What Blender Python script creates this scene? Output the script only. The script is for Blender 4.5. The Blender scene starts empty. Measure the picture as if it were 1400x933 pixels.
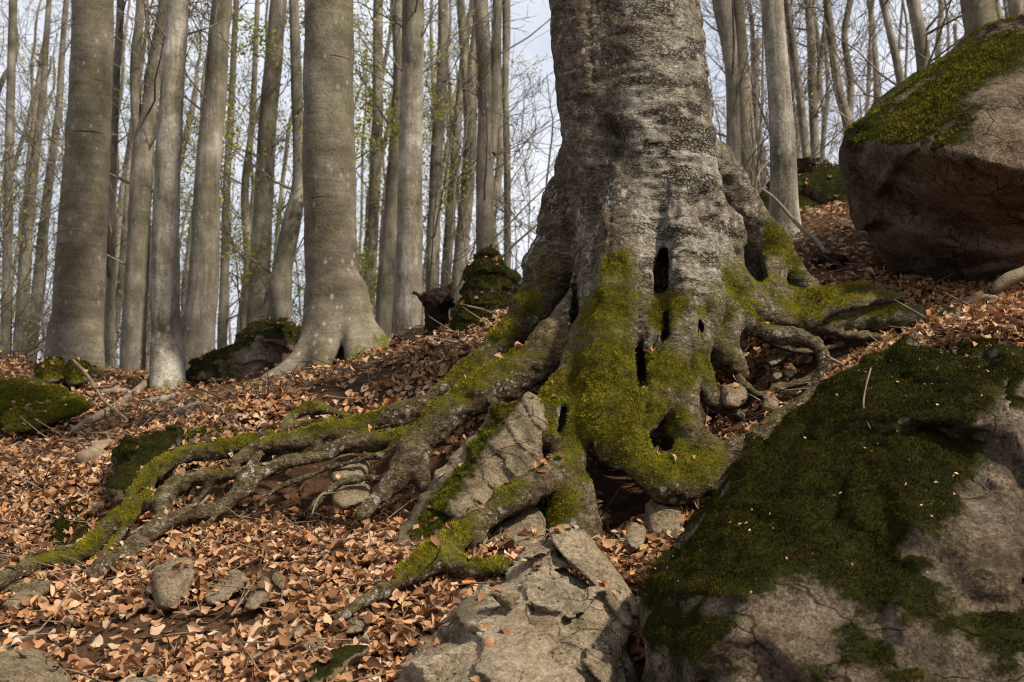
import bpy, bmesh, math, random
import numpy as np
R = math.radians
rng = np.random.default_rng(7)
random.seed(7)
sc = bpy.context.scene
COL = sc.collection

# ------------------------------------------------------------------ camera, sky, sun, exposure
F_PX, PITCH = 1556.0, R(6.0)
cam_d = bpy.data.cameras.new('camera')
cam = bpy.data.objects.new('camera', cam_d); COL.objects.link(cam)
cam.location = (0, 0, 0); cam.rotation_euler = (math.pi / 2 + PITCH, 0, 0)
cam_d.sensor_width = 36.0; cam_d.lens = 36.0 * F_PX / 1400.0
cam_d.clip_start = 0.05; cam_d.clip_end = 3000
cam_d.dof.use_dof = True; cam_d.dof.focus_distance = 5.6; cam_d.dof.aperture_fstop = 4.0
sc.camera = cam

SUN_DIR = np.array((0.70, -0.46, 0.92)); SUN_DIR /= np.linalg.norm(SUN_DIR)   # towards the sun
world = bpy.data.worlds.new('World'); sc.world = world; world.use_nodes = True
wn = world.node_tree; wn.nodes.clear()
sky = wn.nodes.new('ShaderNodeTexSky'); sky.sky_type = 'NISHITA'; sky.sun_disc = False
sky.sun_elevation = math.asin(SUN_DIR[2]); sky.sun_rotation = math.atan2(SUN_DIR[0], SUN_DIR[1])
sky.air_density = 1.0; sky.dust_density = 3.0; sky.ozone_density = 1.0
tcw = wn.nodes.new('ShaderNodeTexCoord')
mpw = wn.nodes.new('ShaderNodeMapping'); mpw.inputs['Scale'].default_value = (1, 1, 2.2)
nzw = wn.nodes.new('ShaderNodeTexNoise'); nzw.inputs['Scale'].default_value = 3.2; nzw.inputs['Detail'].default_value = 8
nzw.inputs['Roughness'].default_value = 0.62
rmw = wn.nodes.new('ShaderNodeValToRGB'); rmw.color_ramp.elements[0].position = 0.30; rmw.color_ramp.elements[1].position = 0.62; rmw.color_ramp.elements[0].color = (.45, .45, .45, 1)
mxw = wn.nodes.new('ShaderNodeMixRGB'); mxw.inputs['Color2'].default_value = (6.0, 6.15, 6.7, 1)   # thin bright cloud veil
bgw = wn.nodes.new('ShaderNodeBackground'); bgw.inputs['Strength'].default_value = 0.11
ow = wn.nodes.new('ShaderNodeOutputWorld')
L = wn.links.new
L(tcw.outputs['Generated'], mpw.inputs['Vector']); L(mpw.outputs[0], nzw.inputs['Vector'])
L(nzw.outputs['Fac'], rmw.inputs[0]); L(rmw.outputs[0], mxw.inputs['Fac']); L(sky.outputs[0], mxw.inputs['Color1'])
L(mxw.outputs[0], bgw.inputs['Color']); L(bgw.outputs[0], ow.inputs['Surface'])

sun_d = bpy.data.lights.new('sun', 'SUN'); sun_d.energy = 4.6; sun_d.angle = R(3.0); sun_d.color = (1.0, 0.92, 0.78)
sun = bpy.data.objects.new('sun', sun_d); COL.objects.link(sun)
from mathutils import Vector, Matrix
sun.rotation_euler = Vector(SUN_DIR).to_track_quat('Z', 'Y').to_euler()
sun.location = (8, -4, 14)
sc.view_settings.view_transform = 'Standard'; sc.view_settings.look = 'None'
sc.view_settings.exposure = 0.55; sc.view_settings.gamma = 1.0
sc.render.engine = 'CYCLES'
sc.cycles.use_denoising = True; sc.cycles.denoiser = 'OPENIMAGEDENOISE'; sc.cycles.denoising_prefilter = 'ACCURATE'
sc.cycles.max_bounces = 5; sc.cycles.diffuse_bounces = 2; sc.cycles.transparent_max_bounces = 4
sc.cycles.use_adaptive_sampling = False
sc.cycles.filter_width = 1.1

# ------------------------------------------------------------------ helpers
cp, sp_ = math.cos(PITCH), math.sin(PITCH)
def P(px, py, Y):                       # a point of the place: picture direction at the real distance Y
    u = (px - 700.0) / F_PX; v = (466.5 - py) / F_PX
    k = Y / (cp - v * sp_)
    return np.array((u * k, Y, (sp_ + v * cp) * k))
def RW(rp, Y): return rp * Y / F_PX

def _hash(ix, iy, iz, seed):
    h = (ix * np.uint32(374761393) + iy * np.uint32(668265263) + iz * np.uint32(2147483647) + np.uint32(seed * 974711 + 13))
    h = (h ^ (h >> np.uint32(13))) * np.uint32(1274126177)
    h = h ^ (h >> np.uint32(16))
    return (h & np.uint32(0xffffff)).astype(np.float32) / np.float32(0xffffff)
def vnoise(p, seed=0):                  # value noise, -1..1
    p = np.asarray(p, np.float32); fl = np.floor(p); f = p - fl; f = f * f * (3 - 2 * f)
    i = fl.astype(np.int64).astype(np.uint32); o = np.uint32(1)
    x0, y0, z0 = i[:, 0], i[:, 1], i[:, 2]
    r = 0
    for dx in (0, 1):
        wx = f[:, 0] if dx else 1 - f[:, 0]
        for dy in (0, 1):
            wy = f[:, 1] if dy else 1 - f[:, 1]
            for dz in (0, 1):
                wz = f[:, 2] if dz else 1 - f[:, 2]
                r = r + wx * wy * wz * _hash(x0 + np.uint32(dx), y0 + np.uint32(dy), z0 + np.uint32(dz), seed)
    return r * 2 - 1
def fbm(p, octv=4, seed=0, gain=0.5):
    p = np.asarray(p, np.float32); a = 1.0; s = 0; t = 0
    for k in range(octv):
        s = s + a * vnoise(p, seed + k * 17); t += a; a *= gain; p = p * 2.03 + 5.3
    return s / t
def smooth01(x): x = np.clip(x, 0, 1); return x * x * (3 - 2 * x)

def mesh_np(name, verts, faces, attrs=None, smooth=True, normals=None):
    """verts (N,3), faces (M,k) all of one size, or a list of such arrays"""
    me = bpy.data.meshes.new(name)
    fl = faces if isinstance(faces, list) else [faces]
    fl = [np.asarray(f, np.int32) for f in fl if len(f)]
    verts = np.asarray(verts, np.float32)
    me.vertices.add(len(verts)); me.vertices.foreach_set('co', verts.ravel())
    nl = sum(f.size for f in fl); nf = sum(len(f) for f in fl)
    me.loops.add(nl); me.polygons.add(nf)
    me.loops.foreach_set('vertex_index', np.concatenate([f.ravel() for f in fl]))
    tot = np.concatenate([np.full(len(f), f.shape[1], np.int32) for f in fl])
    st = np.concatenate(([0], np.cumsum(tot)[:-1])).astype(np.int32)
    me.polygons.foreach_set('loop_start', st)
    me.update(calc_edges=True)
    if smooth: me.polygons.foreach_set('use_smooth', np.ones(nf, bool))
    for k, a in (attrs or {}).items():
        a = np.asarray(a, np.float32)
        if a.ndim == 1:
            at = me.attributes.new(k, 'FLOAT', 'POINT'); at.data.foreach_set('value', a)
        else:
            at = me.attributes.new(k, 'FLOAT_COLOR', 'POINT')
            at.data.foreach_set('color', np.concatenate([a, np.ones((len(a), 1), np.float32)], 1).ravel())
    if normals is not None:
        me.normals_split_custom_set_from_vertices(np.asarray(normals, np.float32).tolist())
    me.update()
    return me
def link(name, me, mat=None, parent=None, loc=None):
    o = bpy.data.objects.new(name, me); COL.objects.link(o)
    if mat is not None and me is not None and not me.materials: me.materials.append(mat)
    if parent is not None: o.parent = parent
    if loc is not None: o.location = loc
    return o
def tag(o, label=None, cat=None, group=None, kind=None):
    if label: o['label'] = label
    if cat: o['category'] = cat
    if group: o['group'] = group
    if kind: o['kind'] = kind
    return o
def empty(name, loc):
    o = bpy.data.objects.new(name, None); COL.objects.link(o); o.location = loc; o.empty_display_size = 0.1
    return o
def vnormals(v, f):
    if f.shape[1] == 4: fn = np.cross(v[f[:, 2]] - v[f[:, 0]], v[f[:, 3]] - v[f[:, 1]])
    else: fn = np.cross(v[f[:, 1]] - v[f[:, 0]], v[f[:, 2]] - v[f[:, 0]])
    n = np.zeros_like(v)
    for k in range(f.shape[1]):
        for a in range(3): n[:, a] += np.bincount(f[:, k], fn[:, a], len(v))
    return n / np.maximum(np.linalg.norm(n, axis=1, keepdims=True), 1e-9)

# ------------------------------------------------------------------ implicit surfaces -> mesh
class Field:
    def __init__(s, lo, hi, h, ids=False):
        s.lo = np.array(lo, np.float32); s.h = h
        s.n = np.ceil((np.array(hi) - s.lo) / h).astype(int) + 1
        s.F = np.full(s.n, 0.5, np.float32)
        s.ids = ids
        if ids: s.B = np.full(s.n, 9.0, np.float32); s.ID = np.zeros(s.n, np.int16)
    def sub(s, lo, hi):
        a = np.clip(np.floor((np.array(lo) - s.lo) / s.h).astype(int), 0, s.n)
        b = np.clip(np.ceil((np.array(hi) - s.lo) / s.h).astype(int) + 1, 0, s.n)
        if np.any(b <= a): return None, None
        sl = tuple(slice(a[i], b[i]) for i in range(3))
        ax = [s.lo[i] + s.h * np.arange(a[i], b[i], dtype=np.float32) for i in range(3)]
        return sl, np.meshgrid(*ax, indexing='ij', sparse=True)
    def seg(s, D, sl0, a, b, ra, rb):
        ab = b - a; L2 = float(ab @ ab) + 1e-9; r = max(ra, rb) + s.pad
        sl, g = s.sub(np.minimum(a, b) - r, np.maximum(a, b) + r)
        if sl is None: return
        X, Y, Z = g
        t = np.clip(((X - a[0]) * ab[0] + (Y - a[1]) * ab[1] + (Z - a[2]) * ab[2]) / L2, 0, 1)
        d = np.sqrt((X - a[0] - t * ab[0]) ** 2 + (Y - a[1] - t * ab[1]) ** 2 + (Z - a[2] - t * ab[2]) ** 2) - (ra + t * (rb - ra))
        q = tuple(slice(sl[i].start - sl0[i].start, sl[i].stop - sl0[i].start) for i in range(3))
        np.minimum(D[q], d, out=D[q])
    pad = 0.14
    def chain_field(s, c):
        r = c[:, 3].max() + s.pad
        sl, _ = s.sub(c[:, :3].min(0) - r, c[:, :3].max(0) + r)
        if sl is None: return None, None
        D = np.full([q.stop - q.start for q in sl], 0.5, np.float32)
        for i in range(len(c) - 1): s.seg(D, sl, c[i, :3], c[i + 1, :3], c[i, 3], c[i + 1, 3])
        return sl, D
    def add(s, c, k=0.06, idn=0):
        sl, D = s.chain_field(c)
        if sl is None: return
        A = s.F[sl]; hh = np.maximum(k - np.abs(A - D), 0) / k
        s.F[sl] = np.minimum(A, D) - hh * hh * k * 0.25
        if s.ids:
            m = D < s.B[sl]; s.ID[sl][m] = idn; s.B[sl] = np.minimum(s.B[sl], D)
    def carve(s, c, k=0.03):
        sl, D = s.chain_field(c)
        if sl is None: return
        A = s.F[sl]; D = -D; hh = np.maximum(k - np.abs(A - D), 0) / k
        s.F[sl] = np.maximum(A, D) + hh * hh * k * 0.25
    def mesh(s):
        F = s.F; ins = F < 0
        nx, ny, nz = s.n
        c = np.zeros((nx - 1, ny - 1, nz - 1), np.uint8)
        for i in (0, 1):
            for j in (0, 1):
                for k in (0, 1): c += ins[i:nx - 1 + i, j:ny - 1 + j, k:nz - 1 + k]
        act = (c > 0) & (c < 8)
        idx = np.argwhere(act)
        num = np.full(act.shape, -1, np.int32); num[act] = np.arange(len(idx))
        cor = [(i, j, k) for i in (0, 1) for j in (0, 1) for k in (0, 1)]
        vals = {q: F[idx[:, 0] + q[0], idx[:, 1] + q[1], idx[:, 2] + q[2]] for q in cor}
        acc = np.zeros((len(idx), 3), np.float32); cnt = np.zeros(len(idx), np.float32)
        for q in cor:
            for ax in range(3):
                if q[ax] == 0:
                    q2 = list(q); q2[ax] = 1; q2 = tuple(q2)
                    a, b = vals[q], vals[q2]; m = (a < 0) != (b < 0)
                    t = a[m] / (a[m] - b[m]); p = np.tile(np.array(q, np.float32), (m.sum(), 1)); p[:, ax] = t
                    acc[m] += p; cnt[m] += 1
        v = s.lo + s.h * (idx + acc / cnt[:, None])
        faces = []
        for ax in range(3):
            o = [(1, 2), (2, 0), (0, 1)][ax]
            sl1 = [slice(None)] * 3; sl2 = [slice(None)] * 3; sl1[ax] = slice(0, -1); sl2[ax] = slice(1, None)
            a, b = ins[tuple(sl1)], ins[tuple(sl2)]
            e = np.argwhere(a != b)
            e = e[(e[:, o[0]] > 0) & (e[:, o[1]] > 0) & (e[:, o[0]] < s.n[o[0]] - 1) & (e[:, o[1]] < s.n[o[1]] - 1)]
            q = []
            for d0, d1 in ((-1, -1), (0, -1), (0, 0), (-1, 0)):
                w = e.copy(); w[:, o[0]] += d0; w[:, o[1]] += d1
                q.append(num[w[:, 0], w[:, 1], w[:, 2]])
            q = np.stack(q, 1)
            fl = ~a[e[:, 0], e[:, 1], e[:, 2]]
            q[fl] = q[fl][:, ::-1]
            faces.append(q)
        f = np.concatenate(faces)
        idv = s.ID[idx[:, 0], idx[:, 1], idx[:, 2]] if s.ids else None
        return v.astype(np.float32), f, idv
def catmull(p, m=5):
    p = np.asarray(p, float)
    if len(p) < 3: m = 2
    q = np.concatenate([[2 * p[0] - p[1]], p, [2 * p[-1] - p[-2]]]); out = []
    for i in range(1, len(q) - 2):
        for t in np.arange(m) / m:
            a, b, c, d = q[i - 1:i + 3]
            out.append(0.5 * (2 * b + (c - a) * t + (2 * a - 5 * b + 4 * c - d) * t * t + (3 * b - a - 3 * c + d) * t ** 3))
    out.append(p[-1]); out = np.array(out)
    if out.shape[1] > 3: out[:, 3] = np.maximum(out[:, 3], 0.002)
    return out
def chain(pts, m=5):                     # (px, py, Y, radius in px) -> world polyline with radii
    return catmull([list(P(a, b, Y)) + [RW(r, Y)] for a, b, Y, r in pts], m)

def tubes(paths, radii, sides):          # (N,P,3), (N,P) -> verts, quads (+ closing tips)
    paths = np.asarray(paths, np.float32); radii = np.asarray(radii, np.float32); N, K, _ = paths.shape
    t = np.gradient(paths, axis=1); t /= np.maximum(np.linalg.norm(t, axis=2, keepdims=True), 1e-9)
    ref = np.where(np.abs(t[..., 2:3]) > 0.9, np.array([1.0, 0, 0]), np.array([0, 0, 1.0]))
    if N and np.abs(t[:, :, 2]).mean() > 0.75: ref = np.broadcast_to(np.array([1.0, 0, 0]), t.shape)
    a = np.cross(t, ref); a /= np.maximum(np.linalg.norm(a, axis=2, keepdims=True), 1e-9); b = np.cross(t, a)
    an = np.arange(sides) * 2 * math.pi / sides
    v = paths[:, :, None] + radii[:, :, None, None] * (a[:, :, None] * np.cos(an)[:, None] + b[:, :, None] * np.sin(an)[:, None])
    base = (np.arange(N) * K * sides)[:, None, None]; i = np.arange(K - 1)[:, None] * sides; j = np.arange(sides)[None]
    j2 = (j + 1) % sides
    q = np.stack([base + i + j, base + i + j2, base + i + sides + j2, base + i + sides + j], -1).reshape(-1, 4)
    return v.reshape(-1, 3), q

# ------------------------------------------------------------------ materials
class NT:
    def __init__(s, name):
        s.m = bpy.data.materials.new(name); s.m.use_nodes = True; s.t = s.m.node_tree; s.t.nodes.clear()
        s.out = s.t.nodes.new('ShaderNodeOutputMaterial'); s.b = s.t.nodes.new('ShaderNodeBsdfPrincipled')
        s.t.links.new(s.b.outputs[0], s.out.inputs['Surface']); s.b.inputs['Specular IOR Level'].default_value = 0.04
        s.g = s.t.nodes.new('ShaderNodeNewGeometry'); s.co = s.t.nodes.new('ShaderNodeTexCoord').outputs['Object']
    def n(s, ty, **kw):
        n = s.t.nodes.new(ty)
        for k, v in kw.items(): setattr(n, k, v)
        return n
    def put(s, sock, v):
        if isinstance(v, bpy.types.NodeSocket): s.t.links.new(v, sock)
        elif isinstance(v, (tuple, list)) and len(v) == 3 and sock.type == 'RGBA': sock.default_value = (*v, 1)
        else: sock.default_value = v
    def map(s, scale, loc=(0, 0, 0), vec=None, rot=(0, 0, 0)):
        n = s.n('ShaderNodeMapping'); s.put(n.inputs['Vector'], vec or s.co); n.inputs['Scale'].default_value = scale
        n.inputs['Location'].default_value = loc; n.inputs['Rotation'].default_value = rot; return n.outputs[0]
    def noise(s, scale, detail=4, rough=0.55, vec=None, dist=0.0):
        n = s.n('ShaderNodeTexNoise'); s.put(n.inputs['Vector'], vec or s.co)
        n.inputs['Scale'].default_value = scale; n.inputs['Detail'].default_value = detail
        n.inputs['Roughness'].default_value = rough; n.inputs['Distortion'].default_value = dist; return n.outputs['Fac']
    def voro(s, scale, feature='F1', vec=None, out='Distance', rnd=1.0):
        n = s.n('ShaderNodeTexVoronoi', feature=feature); s.put(n.inputs['Vector'], vec or s.co)
        n.inputs['Scale'].default_value = scale; n.inputs['Randomness'].default_value = rnd; return n.outputs[out]
    def ramp(s, fac, stops):
        n = s.n('ShaderNodeValToRGB'); s.put(n.inputs[0], fac); e = n.color_ramp.elements
        while len(e) < len(stops): e.new(0.5)
        for k, (p, c) in enumerate(stops):
            e[k].position = p; e[k].color = (*c, 1) if isinstance(c, (tuple, list)) else (c, c, c, 1)
        return n.outputs[0]
    def mix(s, fac, a, b, mode='MIX'):
        n = s.n('ShaderNodeMixRGB', blend_type=mode); s.put(n.inputs[0], fac); s.put(n.inputs[1], a); s.put(n.inputs[2], b)
        return n.outputs[0]
    def math(s, op, a, b=0.0, clamp=False):
        n = s.n('ShaderNodeMath', operation=op, use_clamp=clamp); s.put(n.inputs[0], a); s.put(n.inputs[1], b); return n.outputs[0]
    def attr(s, name, out='Fac'):
        n = s.n('ShaderNodeAttribute'); n.attribute_name = name; return n.outputs[out]
    def warp(s, vec, amt, scale):                                 # push a coordinate about by noise
        n = s.n('ShaderNodeTexNoise'); s.put(n.inputs['Vector'], vec); n.inputs['Scale'].default_value = scale; n.inputs['Detail'].default_value = 3
        sb_ = s.n('ShaderNodeVectorMath', operation='SUBTRACT'); s.put(sb_.inputs[0], n.outputs['Color']); sb_.inputs[1].default_value = (.5, .5, .5)
        sc2 = s.n('ShaderNodeVectorMath', operation='SCALE'); s.put(sc2.inputs[0], sb_.outputs[0]); sc2.inputs['Scale'].default_value = amt * 2
        ad = s.n('ShaderNodeVectorMath', operation='ADD'); s.put(ad.inputs[0], vec); s.put(ad.inputs[1], sc2.outputs[0]); return ad.outputs[0]
    def sep(s, c):
        n = s.n('ShaderNodeSeparateColor'); s.put(n.inputs[0], c); return n.outputs[0]
    def upness(s):
        n = s.n('ShaderNodeSeparateXYZ'); s.t.links.new(s.g.outputs['Normal'], n.inputs[0]); return n.outputs['Z']
    def bump(s, h, strength=0.5, dist=0.01, prev=None):
        n = s.n('ShaderNodeBump'); s.put(n.inputs['Height'], h); n.inputs['Strength'].default_value = strength
        n.inputs['Distance'].default_value = dist
        if prev is not None: s.t.links.new(prev, n.inputs['Normal'])
        return n.outputs[0]
    def done(s, col, rough=0.85, normal=None):
        s.put(s.b.inputs['Base Color'], col); s.put(s.b.inputs['Roughness'], rough)
        if normal is not None: s.t.links.new(normal, s.b.inputs['Normal'])
        return s.m

MOSS_BRIGHT, MOSS_MID, MOSS_DARK = (0.150, 0.132, 0.012), (0.080, 0.072, 0.010), (0.026, 0.024, 0.008)
def moss_col(nt, bright):
    a = nt.noise(9, 5, 0.6); b = nt.noise(60, 3, 0.7)
    f = nt.math('ADD', nt.math('MULTIPLY', a, 0.65), nt.math('MULTIPLY', b, 0.35))
    hi, mid, lo = (MOSS_BRIGHT, MOSS_MID, MOSS_DARK) if bright else ((0.050, 0.046, 0.008), (0.024, 0.024, 0.005), (0.009, 0.009, 0.004))
    return nt.ramp(f, [(0.34, lo), (0.5, mid), (0.66, hi)])
def moss_mask(nt, lo=0.36, hi=0.64, sc_=26):
    m = nt.attr('moss'); n1 = nt.noise(sc_, 5, 0.65); n2 = nt.noise(sc_ * 5, 3, 0.6)
    f = nt.math('ADD', m, nt.math('ADD', nt.math('MULTIPLY', nt.math('SUBTRACT', n1, 0.5), 1.1), nt.math('MULTIPLY', nt.math('SUBTRACT', n2, 0.5), 0.5)))
    return nt.ramp(f, [(lo, 0.0), (hi, 1.0)])

def mat_main_bark():
    nt = NT('old_beech_bark')
    old = nt.attr('rugged')                                      # old cracked bark against smooth young bark
    big = nt.noise(3.6, 5, 0.6); mid = nt.noise(19, 6, 0.70, nt.map((1, 1, 1.6), (1, 8, 3))); fine = nt.noise(110, 4, 0.7)
    gran = nt.voro(95, vec=nt.warp(nt.map((1, 1, 1.35)), .02, 40), out='Color')   # scaly granules, each its own tone
    gv = nt.math('MULTIPLY', nt.sep(gran), 1.0)
    f = nt.math('ADD', nt.math('MULTIPLY', mid, .50), nt.math('ADD', nt.math('MULTIPLY', big, .22), nt.math('ADD', nt.math('MULTIPLY', gv, .14), nt.math('MULTIPLY', fine, .14))))
    young = nt.ramp(f, [(0.38, (0.020, 0.013, 0.007)), (0.46, (0.060, 0.040, 0.022)), (0.53, (0.108, 0.078, 0.046)), (0.60, (0.19, 0.152, 0.104)), (0.68, (0.30, 0.262, 0.20))])
    pale = nt.ramp(f, [(0.35, (0.065, 0.051, 0.035)), (0.43, (0.17, 0.141, 0.104)), (0.50, (0.275, 0.242, 0.188)), (0.58, (0.40, 0.37, 0.31)), (0.68, (0.54, 0.52, 0.46))])
    col = nt.mix(old, young, pale)
    # crisp horizontal wrinkle lines
    w = nt.noise(1.0, 5, 0.7, nt.warp(nt.map((7, 7, 62)), .25, 2.0))
    wl = nt.math('MULTIPLY', nt.ramp(w, [(0.36, 1.0), (0.42, 0.0)]), nt.math('MULTIPLY', nt.math('ADD', nt.math('MULTIPLY', old, .8), .1), nt.ramp(nt.noise(4, 3, .5, nt.map((1, 1, 2), (5, 5, 5))), [(.42, 0.0), (.55, 1.0)])))
    col = nt.mix(nt.math('MULTIPLY', wl, .8), col, (0.030, 0.023, 0.016))
    # scaly plates in bands
    pv = nt.warp(nt.map((1.0, 1.0, 1.5)), .03, 14)
    pl = nt.voro(36, 'DISTANCE_TO_EDGE', pv); band = nt.ramp(nt.noise(4.2, 5, 0.6, nt.map((1, 1, 2.6), (9, 2, 1))), [(0.50, 0.0), (0.55, 1.0)])
    crm = nt.math('MULTIPLY', nt.ramp(pl, [(0.04, 1.0), (0.20, 0.0)]), nt.math('MULTIPLY', band, nt.math('ADD', nt.math('MULTIPLY', old, .9), .06)))
    col = nt.mix(nt.math('MULTIPLY', nt.math('MULTIPLY', band, old), .35), col, (0.060, 0.047, 0.033)); col = nt.mix(crm, col, (0.016, 0.012, 0.009))
    # crisp pale lichen blotches
    v = nt.voro(15, vec=nt.warp(nt.map((1, 1, 0.7)), .03, 22)); v2 = nt.voro(40, vec=nt.warp(nt.map((1, 1, 0.8), (3, 1, 7)), .012, 50))
    l1 = nt.ramp(v, [(0.24, 1.0), (0.27, 0.0)]); l2 = nt.ramp(v2, [(0.24, 1.0), (0.29, 0.0)])
    gate = nt.ramp(nt.noise(5, 3, 0.5, nt.map((1, 1, 1), (4, 4, 4))), [(0.52, 0.0), (0.57, 1.0)])
    lm = nt.math('MULTIPLY', nt.math('MAXIMUM', l1, l2), gate)
    col = nt.mix(nt.math('MULTIPLY', lm, 0.7), col, nt.mix(gv, (0.24, 0.225, 0.18), (0.50, 0.49, 0.44)))
    # dark rain streaks and algae film around the moss
    streak = nt.ramp(nt.noise(1.0, 5, .65, nt.map((14, 14, 2.4))), [(.50, 0.0), (.58, .55)])
    col = nt.mix(streak, col, nt.mix(.5, col, (0.040, 0.030, 0.016)))
    film = nt.math('MULTIPLY', nt.attr('moss'), nt.ramp(nt.noise(14, 5, .65), [(0.42, 0.0), (0.56, 0.85)]), clamp=True)
    col = nt.mix(film, col, nt.mix(gv, (0.060, 0.054, 0.012), (0.135, 0.120, 0.030)))
    mm = moss_mask(nt)
    col = nt.mix(mm, col, moss_col(nt, True))
    nb = nt.bump(nt.math('ADD', mid, nt.math('MULTIPLY', nt.noise(42, 5, .7), .5)), 1.0, 0.030)
    nb = nt.bump(nt.math('SUBTRACT', 1.0, nt.math('MAXIMUM', wl, crm)), 0.9, 0.012, nb)
    nb = nt.bump(nt.math('ADD', gv, nt.math('ADD', fine, nt.math('MULTIPLY', mm, nt.noise(170, 3, 0.7)))), 0.6, 0.007, nb)
    return nt.done(col, 0.92, nb)

def mat_bark(name, c0, c1, c2, mott=0.3, wrinkle=0.4, vert=False):
    nt = NT(name)
    a = nt.noise(2.2, 6, 0.6); st = (14, 14, 2.0) if vert else (2.5, 2.5, 16)
    wr = nt.noise(1.0, 5, 0.6, nt.map(st), 0.5); fine = nt.noise(40, 4, 0.65)
    f = nt.math('ADD', nt.math('MULTIPLY', a, 0.55), nt.math('ADD', nt.math('MULTIPLY', wr, 0.25 if not vert else .3), nt.math('MULTIPLY', fine, .2 if not vert else .15)))
    col = nt.ramp(f, [(0.38, c0), (0.5, c1), (0.62, c2)])
    v = nt.voro(11, vec=nt.map((1, 1, 0.6)))
    sp = nt.math('MULTIPLY', nt.ramp(nt.math('ADD', v, nt.math('MULTIPLY', nt.math('SUBTRACT', fine, 0.5), 0.3)), [(0.15, 1.0), (0.24, 0.0)]),
                 nt.ramp(nt.noise(2.5, 3, 0.5, nt.map((1, 1, 1), (5, 3, 8))), [(0.62 - mott * 0.4, 0.0), (0.70 - mott * 0.3, 1.0)]))
    tone = nt.ramp(nt.noise(1.1, 4, .6, nt.map((1, 1, .5), (6, 3, 3))), [(.38, .55), (.62, 1.0)])
    col = nt.mix(1.0, col, tone, 'MULTIPLY')
    col = nt.mix(nt.math('MULTIPLY', sp, nt.math('MULTIPLY', fine, .9)), col, (0.40, 0.38, 0.33))
    alg = nt.math('MULTIPLY', nt.ramp(nt.noise(3.0, 6, 0.65, nt.map((1, 1, .5), (2, 2, 9))), [(0.48, 0.0), (0.62, 0.6)]), 1.0)
    col = nt.mix(alg, col, nt.mix(.6, col, (0.075, 0.078, 0.030)))
    col = nt.mix(nt.ramp(fine, [(0.36, 0.4), (0.52, 0.0)]), col, nt.mix(0.6, col, (0.03, 0.024, 0.016)))
    ring = nt.ramp(nt.noise(1.0, 2, 0.5, nt.map((0.9, 0.9, 9), (1, 7, 2))), [(0.27, 1.0), (0.31, 0.0)])   # healed branch scars
    col = nt.mix(nt.math('MULTIPLY', ring, wrinkle), col, (0.03, 0.024, 0.018))
    mm = moss_mask(nt, 0.45, 0.62, 12)
    col = nt.mix(mm, col, nt.mix(nt.noise(20), (0.045, 0.050, 0.010), (0.105, 0.105, 0.016)))
    nb = nt.bump(wr, 0.25 if not vert else 0.7, 0.02); nb = nt.bump(nt.math('SUBTRACT', 1.0, nt.math('MULTIPLY', ring, wrinkle)), 0.6, 0.012, nb); nb = nt.bump(fine, 0.6, 0.010, nb)
    return nt.done(col, 0.9, nb)

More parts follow.
